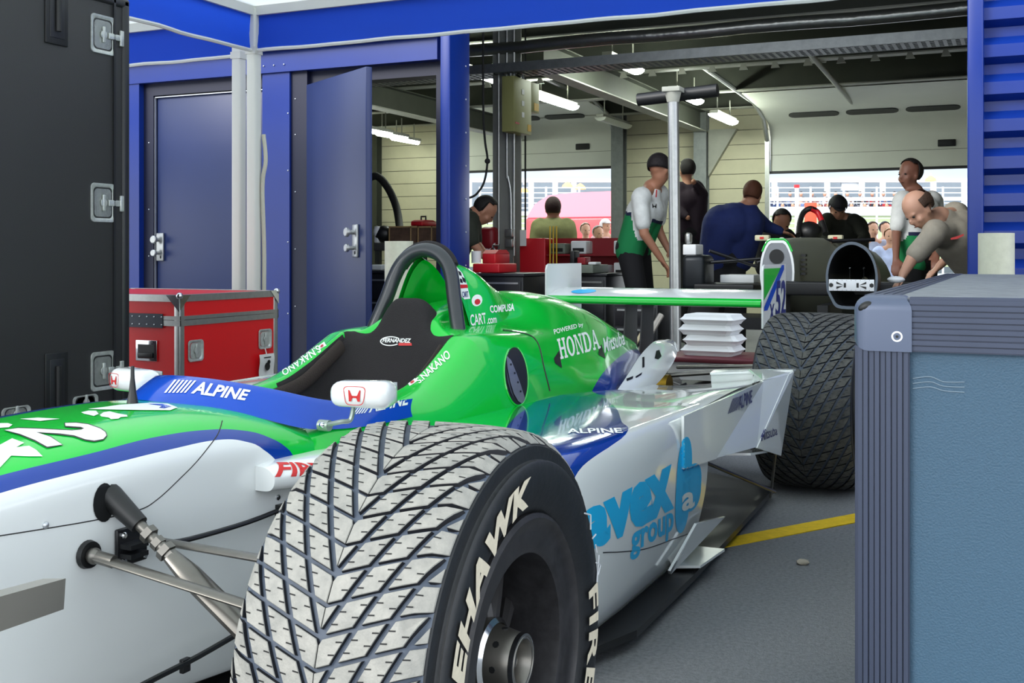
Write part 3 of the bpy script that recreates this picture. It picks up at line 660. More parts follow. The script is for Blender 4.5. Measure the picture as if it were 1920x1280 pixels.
def pdec(name, polys, bvh, material, parent=car, off=.0015, L=5):
    """marking given as outlines read off the photo, laid onto the body panel"""
    bm = bmesh.new()
    for P in polys: bm.faces.new([bm.verts.new((x, y, 0)) for x, y in P])
    bm.normal_update(); bmesh.ops.triangulate(bm, faces=bm.faces, ngon_method='EAR_CLIP'); refine(bm, L, (1, 1)); bad = []
    for v in bm.verts:
        p, n = cast(bvh, v.co.x, v.co.y)
        if p is None: bad.append(v)
        else: v.co = p+n*off
    bmesh.ops.delete(bm, geom=bad, context='VERTS')
    me = bpy.data.meshes.new(name); bm.to_mesh(me); bm.free(); me.materials.append(material); o = bpy.data.objects.new(name, me); COL.objects.link(o); o.parent = parent; return o
def grow(P, d):
    n = len(P); out = []; A = sum(P[i][0]*P[(i+1) % n][1]-P[(i+1) % n][0]*P[i][1] for i in range(n)); s = 1 if A > 0 else -1
    for i in range(n):
        a, b, c = V((*P[i-1], 0)), V((*P[i], 0)), V((*P[(i+1) % n], 0)); t = ((b-a).normalized()+(c-b).normalized()); t = t.normalized() if t.length > .01 else (b-a).normalized(); out.append((b.x+t.y*d*s, b.y-t.x*d*s))
    return out

def tdec(name, shape, px4, bvh, material, parent=car, off=.0015, L=5, **k):
    """lettering: unit-square shape onto the four photo corners BL,BR,TR,TL, laid on the panel"""
    refine(shape, L, (abs(px4[1][0]-px4[0][0])+abs(px4[1][1]-px4[0][1]), abs(px4[3][1]-px4[0][1])+abs(px4[3][0]-px4[0][0]))); bad = []
    for v in shape.verts:
        u, t = v.co.x, v.co.y; w4 = ((1-u)*(1-t), u*(1-t), u*t, (1-u)*t)
        p, n = cast(bvh, sum(a*b[0] for a, b in zip(w4, px4)), sum(a*b[1] for a, b in zip(w4, px4)))
        if p is None: bad.append(v)
        else: v.co = p+n*off
    bmesh.ops.delete(shape, geom=bad, context='VERTS')
    me = bpy.data.meshes.new(name); shape.to_mesh(me); shape.free(); me.materials.append(material); o = bpy.data.objects.new(name, me); COL.objects.link(o); o.parent = parent; return o
# ---- wheels
RUB = mat('tyre_rubber', '1b1d20', .5, noise=.25, nscale=14, bump=.1, bscale=80); RUBG = mat('tyre_groove', '46505f', .6); RUBS = mat('tyre_block_side_shade', '1e1f24', .6)  # block sides darkened: shadow between the blocks put into their colour
def wornmat(nm, a, b):
    return mat(nm, a, .62, noise=.5, nscale=35, col2=b, bump=.15, bscale=300)
TRED = wornmat('tread_worn_grey', '84847f', '9f9d96'); TREDR = wornmat('tread_new_dark', '3a3b3a', '5e5e5a')
M_WHL = mat('magnesium_wheel_black', '302f31', .42, .2, noise=.35, nscale=40); M_LET = mat('tyre_lettering', 'd8ceb8', .7, noise=.1, nscale=60)
def clip(poly, ax, lim, keep_less):
    out = []
    for i in range(len(poly)):
        a, b = poly[i], poly[(i+1) % len(poly)]; ia = (a[ax] <= lim) == keep_less or a[ax] == lim; ib = (b[ax] <= lim) == keep_less or b[ax] == lim
        if ia: out.append(a)
        if ia != ib:
            t = (lim-a[ax])/(b[ax]-a[ax]); out.append((a[0]+(b[0]-a[0])*t, a[1]+(b[1]-a[1])*t))
    return out
def tyre(R, H, rb, nrep, mt, parent, s=1, name='tyre'):
    """R outer radius, H half tread width, rb bead radius; axis = x, outer face +x*s"""
    W = H+.008; dp = .0065; Rg = R-dp
    def prof(t):                                                     # crown drop
        a = abs(t)/H; return -.010*a**3-.014*max(0, a-.82)/.18*(max(0, a-.82)/.18)
    pr = [(W-.022, rb), (W-.006, rb+.012), (W+.006, rb+(R-rb)*.35), (W+.004, rb+(R-rb)*.62), (W-.006, R-.045), (H*1.0, R-.026), (H*.93, Rg-.016), (H*.8, Rg-.006), (H*.4, Rg-.001), (0, Rg)]
    pr = [(x, r) for x, r in [(v.x, v.y) for v in curve([V((a, b, 0)) for a, b in pr], 3)]]
    pr = pr+[(-x, r) for x, r in pr[::-1][1:]]
    g = MB().m(RUB); n0 = len(g.f); g.lathe([(s*x, r) for x, r in pr], (0, 0, 0), 'x', 96)
    g.mats.append(RUBG)
    # groove floor uses the bluish-grey groove material
    k = len(pr)-1
    for i, f in enumerate(g.f):
        if all(sqrt(g.v[q].y**2+g.v[q].z**2) > Rg-.019 for q in f): g.mi[i] = 1
    for zr in (rb+.035, R-.05):
        pass
    o = g.build(name, parent)
    # blocks
    C = 2*pi*R; P = C/nrep; m1, m2 = 2.0, .36; P2 = P/2; g = MB().m(mt); gw1, gw2 = .0088*R/.333, .0058*R/.333
    for side in (1, -1):
        for i in range(nrep):
            for j in range(-1, 16):
                # cell between family-1 lines c1..c1+P and family-2 lines c2..c2+P2 ; s = m t + c
                c1a, c1b = i*P+gw1*.5*sqrt(1+m1*m1), (i+1)*P-gw1*.5*sqrt(1+m1*m1)
                base = i*P + j*P2; c2a, c2b = base+gw2*.5, base+P2-gw2*.5
                def X(c1, c2): t = (c2-c1)/(m1-m2); return (t, m1*t+c1)
                poly = [X(c1a, c2a), X(c1b, c2a), X(c1b, c2b), X(c1a, c2b)]
                poly = clip(clip(poly, 0, .0006, False), 0, H*.985, True)
                if len(poly) < 3: continue
                A = abs(sum(poly[q][0]*poly[(q+1) % len(poly)][1]-poly[(q+1) % len(poly)][0]*poly[q][1] for q in range(len(poly))))/2
                if A < 4e-5: continue
                # densify edges
                pts = []
                for q in range(len(poly)):
                    a, b = poly[q], poly[(q+1) % len(poly)]; L = math.hypot(a[0]-b[0], a[1]-b[1]); n = max(1, int(L/.014))
                    for u in range(n): pts.append((a[0]+(b[0]-a[0])*u/n, a[1]+(b[1]-a[1])*u/n))
                cx = sum(p[0] for p in pts)/len(pts); cy = sum(p[1] for p in pts)/len(pts)
                def M3(t, sv, h, ins=0):
                    t2 = cx+(t-cx)*(1-ins); s2 = cy+(sv-cy)*(1-ins); a = -s2/R; r = R+prof(t2)+h; return V((side*t2, r*cos(a), r*sin(a)))
                top = [M3(t, q, 0, .05) for t, q in pts]; mid = [M3(t, q, -.0012) for t, q in pts]; low = [M3(t, q, -dp-.004, -.06) for t, q in pts]; n = len(pts)
                ce = M3(cx, cy, 0)
                g.m(mt); g.raw(top+[ce], [(q, (q+1) % n, n) for q in range(n)], True)
                g.m(mt); g.raw(top+mid, [(q, n+q, n+(q+1) % n, (q+1) % n) for q in range(n)], False)
                g.m(RUBS); g.raw(mid+low, [(q, n+q, n+(q+1) % n, (q+1) % n) for q in range(n)], False)
                # little sipes at both long edges
                if A > .0004:
                    for f in (.3, .7):
                        e0 = X(c1a, c2a+(c2b-c2a)*f); e1 = X(c1b, c2a+(c2b-c2a)*(1-f))
                        for e, sg in ((e0, -1), (e1, 1)):
                            if .006 < e[0] < H*.9:
                                a0 = (e[0], e[1]); a1 = (e[0]+sg*.009, e[1]+sg*.001)
                                w_ = .0009; h = .0004
                                g.m(BLACKR); g.raw([V((side*t, (R+prof(t)+h)*cos(-q/R), (R+prof(t)+h)*sin(-q/R))) for t, q in ((a0[0], a0[1]-w_), (a1[0], a1[1]-w_), (a1[0], a1[1]+w_), (a0[0], a0[1]+w_))], [(0, 1, 2, 3)])
    tb = g.build('tread', o, merge=False, recalc=True)
    return o
def side_text(o, txt, a0, a1, r0, r1, xf, m=M_LET, bold=.02, shear=0, wear=None):
    """text round the sidewall; angle measured in the y-z plane, clockwise seen from +x outside"""
    bm = text_bm(txt, bold, shear, 1.1); refine(bm, .03, (1.6, .3))
    for v in bm.verts:
        a = a0+(a1-a0)*v.co.x; r = r0+(r1-r0)*v.co.y; v.co = V((xf(r), r*cos(a), r*sin(a)))
    me = bpy.data.meshes.new('lettering'); bm.to_mesh(me); bm.free(); me.materials.append(m); q = bpy.data.objects.new('lettering', me); COL.objects.link(q); q.parent = o; return q
def rim(o, rb, W, s, deep=.07):
    g = MB().m(M_WHL)
    pr = [(W-.015, rb+.004), (W+.004, rb+.006), (W+.008, rb-.001), (W+.003, rb-.006), (W-.002, rb-.022), (W-.001, rb-.044), (W-.005, rb-.052), (W-.03, rb-.056), (W-deep-.04, rb-.05), (-W, rb-.03), (-W, rb+.005)]
    g.lathe([(s*a, b) for a, b in pr], (0, 0, 0), 'x', 64)
    xf = W-deep
    g.lathe([(s*(xf-.02), 0), (s*(xf-.02), .05), (s*xf, .052), (s*(xf+.005), .045), (s*(xf+.005), 0)], (0, 0, 0), 'x', 32)
    g.m(mat('spoke_grey_black', '403f40', .38, .3))
    for k in range(5):                                               # twin spokes
        for dd in (-.19, .19):
            a = 2*pi*k/5+.45; p0 = V((s*(xf-.006), .045*cos(a+dd*2.2), .045*sin(a+dd*2.2))); p1 = V((s*(xf-.035), (rb-.05)*cos(a+dd*1.55), (rb-.05)*sin(a+dd*1.55)))
            g.tube([p0, p0.lerp(p1, .5)+V((s*.004, 0, 0)), p1], [.013, .011, .014], 8, flat=(1, 1.2))
    g.m(BLACKR); g.lathe([(s*(xf-.06), 0), (s*(xf-.06), rb-.05)], (0, 0, 0), 'x', 32)
    r_ = g.build('rim', o)
    g = MB().m(M_TITAN); x = xf
    g.lathe([(s*x, .0), (s*x, .056), (s*(x+.012), .056), (s*(x+.016), .048), (s*(x+.040), .043), (s*(x+.056), .040), (s*(x+.062), .036), (s*(x+.056), .031), (s*(x+.030), .028), (s*(x+.030), 0)], (0, 0, 0), 'x', 36)
    g.m(CHROME); g.lathe([(s*(x+.011), .054), (s*(x+.014), .057), (s*(x+.019), .050)], (0, 0, 0), 'x', 36); g.lathe([(s*(x+.054), .041), (s*(x+.061), .040), (s*(x+.061), .033)], (0, 0, 0), 'x', 36)
    g.m(BLACK)
    for k in range(8): a = k*pi/4; g.tube([(s*(x+.032), .036*cos(a), .036*sin(a)), (s*(x+.032), .0455*cos(a), .0455*sin(a))], .005, 8)
    g.m(BLACK); g.lathe([(s*(x+.031), 0), (s*(x+.031), .027)], (0, 0, 0), 'x', 20); g.m(CHROME); g.tube([(s*(x+.03), 0, .0), (s*(x+.048), 0, 0)], .009, 10)
    g.build('wheel_nut', r_)
    return r_
def wheel(name, x, y, R, H, rb, nrep, mt, s, steer=0, ang=0, letters=True):
    o = tyre(R, H, rb, nrep, mt, car, s); o.location = (x, y, R); o.rotation_euler = (0, 0, steer)
    rim(o, rb, H, s, .062)
    if letters and s > 0:
        W = H+.008; xf = lambda r: W+.0062+.003*sin(min(1, max(0, (r-rb)/(R-rb)))*pi)
        A = lambda d: radians(d)
        side_text(o, 'FIREHAWK', A(196), A(93), rb+(R-rb)*.20, rb+(R-rb)*.52, xf, bold=.05, shear=.25)
        side_text(o, 'FIRESTONE', A(10), A(-98), rb+(R-rb)*.20, rb+(R-rb)*.52, xf, bold=.03, shear=.0)
        g = MB().m(M_LET)                                            # chalk scrawl V1-4
        ch = MB().m(mat('chalk_mark', 'c8ccd0', .9))
        for seg in (((.268, 40), (.285, 35), (.272, 31)), ((.272, 27), (.288, 26)), ((.28, 23), (.28, 20)), ((.272, 17), (.29, 14), (.275, 12)), ((.288, 18), (.268, 10))):
            ch.tube([V((xf(r), r*cos(A(a)), r*sin(A(a)))) for r, a in seg], .0014, 5)
        ch.build('chalk_mark', o)
    return o
WF = wheel('f', .982-.118, -.01, .333, .14, .205, 27, TRED, 1, radians(3))
WR = wheel('r', .985-.193, 3.05, .343, .183, .21, 28, TREDR, 1, 0)
# the two wheels of the far side share the near wheels' meshes, turned round
def mirror_wheel(o, x, y, st):
    c = copy_tree(o, car); c.location = (x, y, o.location.z); c.rotation_euler = (0, 0, pi+st); return c
mirror_wheel(WF, -(.982-.118), 0, radians(5)); mirror_wheel(WR, -(.985-.193), 3.05, 0)
# ---- roll hoop, fin behind it
g = MB().m(M_HOOP); hy = 1.36
hp = [(.156, 1.31, .66), (.137, 1.325, .72), (.115, 1.345, .79), (.098, 1.36, .85), (.077, 1.37, .892), (.043, 1.376, .920), (0, 1.378, .930)]
hp = hp+[(-x, y, z) for x, y, z in hp[::-1][1:]]
g.tube(curve(hp, 5), .0215, 16); g.m(M_FOAM); seg = curve(hp, 5)[18:43]; g.tube([p+V((0, .012, .006)) for p in seg], .022, 14); g.build('roll_hoop', car)
FS = [(1.40, [(.03, .91), (.048, .90), (.07, .875), (.088, .84), (.108, .79), (.13, .73), (.152, .66)]), (1.46, [(.04, .895), (.058, .882), (.078, .855), (.096, .82), (.113, .775), (.132, .73), (.15, .67)]), (1.55, [(.065, .865), (.08, .855), (.095, .84), (.11, .815), (.125, .775), (.14, .73), (.15, .68)]), (1.66, [(.085, .805), (.09, .80), (.097, .79), (.105, .775), (.115, .755), (.13, .725), (.14, .69)]), (1.76, [(.09, .775), (.093, .77), (.097, .765), (.10, .755), (.105, .74), (.115, .72), (.12, .70)])]
r = loft(FS, 6, 4); g = MB().m(M_GR); g.grid(r); g.grid(mirror_rows(r)); inn = [[V((p.x-.012, p.y, p.z-.008)) for p in row] for row in r]; g.grid(inn); g.grid(mirror_rows(inn))
g.grid([[a[0], b[0]] for a, b in zip(r, inn)]); g.grid([[a[0], b[0]] for a, b in zip(mirror_rows(r), mirror_rows(inn))]); fin = g.build('airbox', car)
BF = bvh_of(fin); BCF = bvh_of(cover, fin); BPC = bvh_of(podL, cover)
g = MB().m(CHROME); g.tube([(.0, 1.40, .94), (.0, 1.40, .955)], .005, 8); g.build('hoop_bolt', car)
# ---- head rest and cockpit pads
hs = [(1.02, [(0, .40), (.06, .40), (.12, .42), (.172, .50), (.178, .55)]), (1.12, [(0, .47), (.06, .475), (.12, .49), (.165, .55), (.176, .60)]), (1.19, [(0, .58), (.06, .585), (.11, .595), (.155, .63), (.174, .662)]), (1.22, [(0, .66), (.06, .66), (.105, .66), (.15, .672), (.18, .692)]), (1.245, [(0, .73), (.045, .728), (.075, .715), (.11, .69), (.17, .694)]), (1.27, [(0, .785), (.04, .782), (.068, .755), (.095, .71), (.15, .695)]), (1.30, [(0, .79), (.04, .787), (.07, .76), (.095, .71), (.12, .69)]), (1.34, [(0, .77), (.04, .765), (.07, .74), (.095, .70), (.10, .68)])]
r = loft(hs, 6, 5); g = MB().m(M_FOAM); g.grid(r); g.grid(mirror_rows(r)); pad = g.build('headrest', car); BH = bvh_of(pad)
for s in (1, -1):
    g = MB().m(mat('pad_brown_black', '352c28', .9, bump=.4, bscale=300)); g.tube(curve([(s*.166, 1.19, .655), (s*.172, 1.12, .615), (s*.176, 1.02, .565), (s*.182, .9, .54), (s*.19, .75, .53)], 5), .017, 12, flat=(.6, 1.3)); g.build('side_pad', car)
# ---- wind deflector
ws = []
def wsec(a):
    return a
bot = [(-.29, .80, .535), (-.275, .66, .54), (-.245, .52, .555), (-.19, .40, .585), (-.10, .325, .607), (0, .30, .612), (.10, .32, .605), (.19, .39, .58), (.258, .48, .548), (.288, .64, .533), (.300, .82, .532)]
top = [(-.28, .83, .575), (-.262, .70, .59), (-.225, .58, .61), (-.17, .47, .635), (-.09, .40, .652), (0, .38, .657), (.09, .40, .650), (.17, .46, .630), (.232, .555, .600), (.268, .68, .578), (.288, .84, .572)]
B_, T_ = curve(bot, 5), curve(top, 5)
g = MB().m(M_BL)
rows = []
for k in range(7):
    f = k/6; rows.append([a.lerp(b, f)+V((0, -.008*sin(pi*f), 0)) for a, b in zip(B_, T_)])
g.grid(rows); g.grid([[p+V((0, .004, 0)) for p in q] for q in rows]); g.grid([[a, a+V((0, .004, 0))] for a in rows[-1]]); scr = g.build('wind_deflector', car); BS = bvh_of(scr)
g = MB().m(PIPING); g.tube(T_[:14], .0022, 6); g.build('deflector_edge', scr)
# ---- mirrors
HB = lambda: poly_bm([[(0, 1), (.10, 1), (.30, .48), (.36, .34), (.24, 0), (.06, 0)], [(.90, 1), (1, 1), (.94, 0), (.76, 0), (.64, .34), (.70, .48)], [(.27, .30), (.73, .30), (.70, .50), (.30, .50)]])
def badge_ring(n=24):
    out = []; P = []
    for k in range(n):
        a = 2*pi*k/n; ex = .42; x = abs(cos(a))**ex*(1 if cos(a) > 0 else -1); y = abs(sin(a))**ex*(1 if sin(a) > 0 else -1); P.append((x*(.5+.07*y), y*.5))
    for k in range(n):
        a, b = P[k], P[(k+1) % n]; out.append([(.5+a[0]*.93, .5+a[1]*.93), (.5+a[0], .5+a[1]), (.5+b[0], .5+b[1]), (.5+b[0]*.93, .5+b[1]*.93)])
    return out
def mirrorpod(px4, c, w, h, dpt, rz, side):
    m = MB().m(M_WH); bm = bmesh.new(); bmesh.ops.create_cube(bm, size=1)
    for v in bm.verts: v.co = V((v.co.x*w, v.co.y*dpt, v.co.z*h*(1.0 if v.co.x*side > 0 else .92)))
    bmesh.ops.bevel(bm, geom=list(bm.edges), offset=.022, segments=4, profile=.5, affect='EDGES'); m.M = Matrix.Translation(c) @ Matrix.Rotation(rz, 4, 'Z'); m.bm(bm, True); m.m(CHROME); m.box((-w*.45, dpt*.5, -h*.38), (w*.45, dpt*.5+.002, h*.38)); return m.build('mirror', car)
mc = cl(682, 738, 'x', .38); mL = mirrorpod(None, mc, .135, .058, .07, radians(12), 1)
mcr = cl(253, 712, 'x', -.34); mR = mirrorpod(None, mcr, .135, .058, .07, radians(-12), -1)
for o, c, sg in ((mL, mc, 1), (mR, mcr, -1)):
    g = MB().m(mat('mirror_stalk', '9aa79f', .4, .5)); s = sg
    foot = cl(608, 797, 'x', .285) if s > 0 else V((-.27, c.y-.02, .60))
    g.tube(curve([foot, foot+V((s*.05, -.01, .012)), V((c.x-s*.03, c.y-.005, c.z-.055)), V((c.x-s*.025, c.y, c.z-.02))], 5), .0065, 10, flat=(1, .8)); g.tube([foot-V((s*.012, 0, 0)), foot+V((s*.014, 0, 0))], .012, 10); g.m(CHROME); g.ell(foot+V((s*.002, -.01, .002)), .007, 8, 6); g.build('mirror_stalk', o)
for (o, c, w_, u0) in ((mL, mc, .046, -.006), (mR, mcr, .040, -.035)):
    rzm = Matrix.Rotation(radians(12 if o is mL else -12), 3, 'Z')
    def lp(x, z, o=o, c=c, rzm=rzm): return c+rzm @ V((x, -.0352, z))
    for nm, sh, hw in (('badge_ring', poly_bm(badge_ring()), 1.0), ('badge_mark', HB(), .60)):
        a, b = w_/2*hw, w_/2*hw*.86
        decal(nm, sh, [lp(u0-a, -b), lp(u0+a, -b), lp(u0+a, b), lp(u0-a, b)], M_DECR, o, None, off=.001)
# ---- antenna
g = MB().m(M_CARB); p = V((.0, .235, .628)); q = BT.ray_cast(V((0, .235, 1)), V((0, 0, -1)))[0]; g.lathe([(0, .012), (.02, .008), (.05, .0045), (.075, .0035), (.0755, 0)], q, 'z', 12); g.build('antenna', car)
# ---- side intake in the cover with the machined ring inside
cI = None
def onb(b, u, v):
    c = CARI @ V((0, 0, CH)); r = (CARI.to_3x3() @ ray(u, v)).normalized(); q = b.ray_cast(c, r, 20); return q[0], q[1]
ring = []
for k in range(40):
    a = 2*pi*k/40; u, v = 967+22*cos(a), 705+55*sin(a); u += -.10*(v-705)*-.6*.4; ring.append(onb(BC, u, v)[0])
ring = [p for p in ring if p is not None]; n = len(ring)
cc = sum(ring, V())/n
el = [(967+22*cos(2*pi*k/40)+.024*55*sin(2*pi*k/40)*5*.6, 705+55*sin(2*pi*k/40)) for k in range(40)]
intake = pdec('side_intake', [el], BC, BLACK, off=.0015)
pdec('intake_ring', [[(948, 667), (957, 676), (967, 700), (975, 722), (983, 748), (978, 757), (970, 752), (962, 738), (955, 716), (950, 690)]], BC, ALU, intake, off=.003)
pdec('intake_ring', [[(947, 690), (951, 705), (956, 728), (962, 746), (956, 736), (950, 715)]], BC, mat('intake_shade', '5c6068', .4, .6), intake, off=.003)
for x, y in ((956, 684), (963, 700), (969, 717), (974, 734)): pdec('rivet_hole', [[(x+1.6*cos(a), y+2.2*sin(a)) for a in [2*pi*q/8 for q in range(8)]]], BC, BLACK, intake, off=.004)
ring = [cast(BC, x, y)[0] for x, y in el]
g = MB().m(M_GR); g.tube([p+V((.001, 0, 0)) for p in ring], .0028, 8, closed=True); g.build('intake_lip', intake)
# ---- rear wing
def wing(y0, z0, chord, span, m, ang=0):
    pr = []
    N = 14
    for k in range(N+1): t = k/N; pr.append((t, .5*.14*(1.4*sqrt(t)-.6*t-1.1*t*t+.3*t**3)*1.2+.02*sin(pi*t)))
    for k in range(N, 0, -1): t = k/N; pr.append((t, -.5*.06*sqrt(t)*(1-t)*2-.0))
    return [[V((x, y0+chord*(t*cos(ang)+h*sin(ang)), z0+chord*(h*cos(ang)-t*sin(ang)*-1))) for t, h in pr] for x in (-span, span)]
def wing_paint(t, X, Y, Z):
    c = mixc(t, gt(t, Y, 3.31), GREEN, WHITEC); c2 = mixc(t, gt(t, Y, 3.535), c, '14963a'); return c2
M_WNG = paint('livery_wing', wing_paint)
wp = curve([(0, 3.55, .752), (0, 3.42, .715), (0, 3.32, .690), (0, 3.285, .690), (0, 3.275, .703), (0, 3.29, .718), (0, 3.36, .737), (0, 3.46, .752), (0, 3.55, .757)], 4)
r = [[V((x, p.y, p.z)) for p in wp] for x in (-.505, .505)]; g = MB().m(M_WNG); g.grid(r, closed=True); wg = g.build('rear_wing', car)
for s in (1, -1):
    g = MB().m(M_WH); P = [(3.29, .60), (3.29, .845), (3.30, .865), (3.32, .872), (3.70, .872), (3.70, .60)]
    g.prism([(s*.505, y, z) for y, z in P], (s*.008, 0, 0)); ep = g.build('wing_end_plate', wg)
    if s > 0:
        f = lambda y, z: V((.5135, y, z))
        decal('plate_green', poly_bm([[(0, 0), (1, 1), (0, 1)]]), [f(3.30, .72), f(3.60, .72), f(3.60, .855), f(3.30, .855)], M_GR, ep, off=.0008)
        decal('plate_blue', poly_bm([[(0, 0), (.16, 0), (1, .9), (1, 1), (.88, 1), (0, .08)]]), [f(3.30, .675), f(3.66, .675), f(3.66, .868), f(3.30, .868)], M_BL, ep, off=.0012)
        decal('plate_number', text_bm('52', .03, .1), [f(3.50, .63), f(3.69, .63), f(3.69, .80), f(3.50, .80)], M_DECB, ep, off=.0014)
        decal('plate_number', text_bm('X', .02, .1), [f(3.39, .625), f(3.48, .625), f(3.48, .70), f(3.39, .70)], M_DECB, ep, off=.0014)
for q in (-.14, -.06): g = MB().m(M_CARB); g.prism([(q, 3.30, .34), (q, 3.50, .34), (q, 3.50, .735), (q, 3.36, .712)], (.006, 0, 0)); g.build('wing_pillar', wg)
decal('wing_mark', poly_bm([[(.5+.5*cos(a), .5+.5*sin(a)) for a in [2*pi*k/20 for k in range(20)]]]), [V((-.42, 3.34, .733)), V((-.30, 3.34, .733)), V((-.30, 3.44, .750)), V((-.42, 3.44, .750))], M_DECC, wg, off=.002)
# ---- leading piece of the sidepod roof with the tyre maker's name
g = MB().m(M_WH); pp_ = curve([V((.30, .38, .478)), V((.325, .355, .478)), V((.36, .40, .48)), V((.52, .56, .482)), V((.7, .70, .482))], 5)
g.tube(pp_, .019, 12, flat=(.8, 1.1)); 
FA = [(.30, [(.262, .50), (.29, .497), (.31, .48), (.30, .455), (.262, .452)]), (.36, [(.262, .505), (.31, .502), (.335, .48), (.32, .452), (.262, .448)]), (.50, [(.262, .505), (.36, .502), (.40, .48), (.38, .452), (.262, .448)]), (.66, [(.262, .503), (.56, .502), (.60, .48), (.58, .452), (.262, .448)])]
r = loft(FA, 6, 5); g = MB().m(M_WH); g.grid(r); f0 = r[0]; g.raw(f0, [list(range(len(f0)))]); lead = g.build('sidepod_leading_edge', car); BL = bvh_of(lead)
cdec('maker_name', text_bm('FIRESTONE', .03, .3), [(493, 899), (700, 905), (706, 872), (503, 868)], BL, M_DECR, parent=lead, off=.0015, L=.01)
# ---- lettering on the bodywork
def T(txt, px4, b, m=M_DECW, bold=.03, shear=0, **k): return tdec('lettering', text_bm(txt, bold, shear), px4, b, m, **k)
def serif_word():
    H = [[(.0, 0), (.42, 0), (.42, .12), (.0, .12)], [(.0, .88), (.42, .88), (.42, 1), (.0, 1)], [(.10, .1), (.32, .1), (.32, .9), (.10, .9)], [(.58, 0), (1, 0), (1, .12), (.58, .12)], [(.58, .88), (1, .88), (1, 1), (.58, 1)], [(.68, .1), (.90, .1), (.90, .9), (.68, .9)], [(.3, .44), (.7, .44), (.7, .56), (.3, .56)]]
    def ringp(a0, a1, fl=0):
        o = []
        for k in range(20):
            a, b = a0+(a1-a0)*k/20, a0+(a1-a0)*(k+1)/20; o.append([(.5+.5*cos(a), .5+.5*sin(a)), (.5+.5*cos(b), .5+.5*sin(b)), (.5+.25*cos(b), .5+.38*sin(b)), (.5+.25*cos(a), .5+.38*sin(a))])
        return o
    O = ringp(0, 2*pi)
    N = [[(.0, 0), (.36, 0), (.36, .12), (.0, .12)], [(.10, .1), (.22, .1), (.22, .9), (.10, .9)], [(.0, .88), (.30, .88), (.30, 1), (.0, 1)], [(.14, 1), (.34, 1), (.90, .0), (.72, 0)], [(.78, 0), (.90, 0), (.90, .9), (.78, .9)], [(.64, .88), (1, .88), (1, 1), (.64, 1)]]
    D = [[(.0, 0), (.5, 0), (.5, .12), (.0, .12)], [(.0, .88), (.5, .88), (.5, 1), (.0, 1)], [(.10, .1), (.34, .1), (.34, .9), (.10, .9)]]+ringp(-pi/2, pi/2)
    A = [[(.0, 0), (.36, 0), (.36, .12), (.0, .12)], [(.62, 0), (1, 0), (1, .12), (.62, .12)], [(.12, .1), (.24, .1), (.50, 1), (.42, 1)], [(.64, .1), (.88, .1), (.58, 1), (.40, 1)], [(.26, .28), (.72, .28), (.70, .40), (.30, .40)]]
    out = []
    for i, gl in enumerate((H, O, N, D, A)): out += [[((i+.03+x*.92)/5, y) for x, y in P] for P in gl]
    return poly_bm(out)
tdec('lettering', serif_word(), [(1050, 674), (1127, 653), (1119, 617), (1043, 636)], BC, M_DECW)
T('POWERED by', [(1040, 630), (1094, 614), (1092, 604), (1037, 618)], BCF, bold=.02)
T('Mitsuba', [(1133, 662), (1172, 646), (1169, 619), (1130, 634)], BCF, bold=.02)
T('CART', [(882, 612), (912, 606), (909, 586), (880, 590)], BCF, bold=.02)
T('.com', [(913, 608), (931, 605), (930, 595), (912, 597)], BCF, bold=.02)
T('COMPUSA', [(919, 587), (964, 583), (964, 569), (917, 573)], BCF, bold=.03)
T('S.NAKANO', [(787, 720), (846, 670), (838, 655), (778, 712)], BC, bold=.02)
T('S.NAKANO', [(596, 647), (527, 695), (533, 706), (603, 659)], BC, bold=.02)
def flagp(): return poly_bm([[(0, 0), (1, 0), (1, 1), (0, 1)]])
cdec('flag_patch', flagp(), [(768, 724), (782, 715), (777, 708), (765, 717)], BC, M_DECW); 
cdec('flag_patch', flagp(), [(599, 656), (612, 648), (608, 641), (597, 649)], BC, M_DECW)
for px4 in ([(771, 721), (778, 716), (775, 713), (768, 718)], [(602, 653), (608, 649), (606, 645), (600, 649)]): cdec('flag_disc', poly_bm([[(.5+.5*cos(a), .5+.5*sin(a)) for a in [pi*k/6 for k in range(12)]]]), px4, BC, M_DECR, off=.002)
# checkered series badge on the airbox flank
pdec('badge_panel', [[(855, 500), (866, 512), (874, 530), (881, 560), (866, 562), (860, 530)]], BF, M_DECW)
pdec('badge_check', [[(858, 508), (863, 511), (865, 518), (860, 516)]], BF, M_DECK, off=.0025); pdec('badge_check', [[(865, 519), (871, 523), (873, 531), (867, 528)]], BF, M_DECK, off=.0025); pdec('badge_check', [[(861, 522), (865, 524), (867, 531), (862, 530)]], BF, M_DECK, off=.0025)
pdec('badge_red', [[(861, 534), (875, 534), (876, 540), (862, 541)]], BF, M_DECR, off=.003)
cdec('lettering', text_bm('CART', .02), [(866, 558), (878, 557), (876, 546), (865, 547)], BF, M_DECB, off=.0028)
cdec('badge_round', poly_bm([[(.5+.5*cos(a), .5+.5*sin(a)) for a in [pi*k/8 for k in range(16)]]]), [(884, 575), (904, 573), (904, 551), (884, 553)], BCF, M_DECW)
cdec('badge_face', poly_bm([[(.5+.5*cos(a), .5+.5*sin(a)) for a in [pi*k/8 for k in range(16)]]]), [(889, 572), (900, 571), (900, 560), (889, 561)], BCF, M_DECR, off=.002)
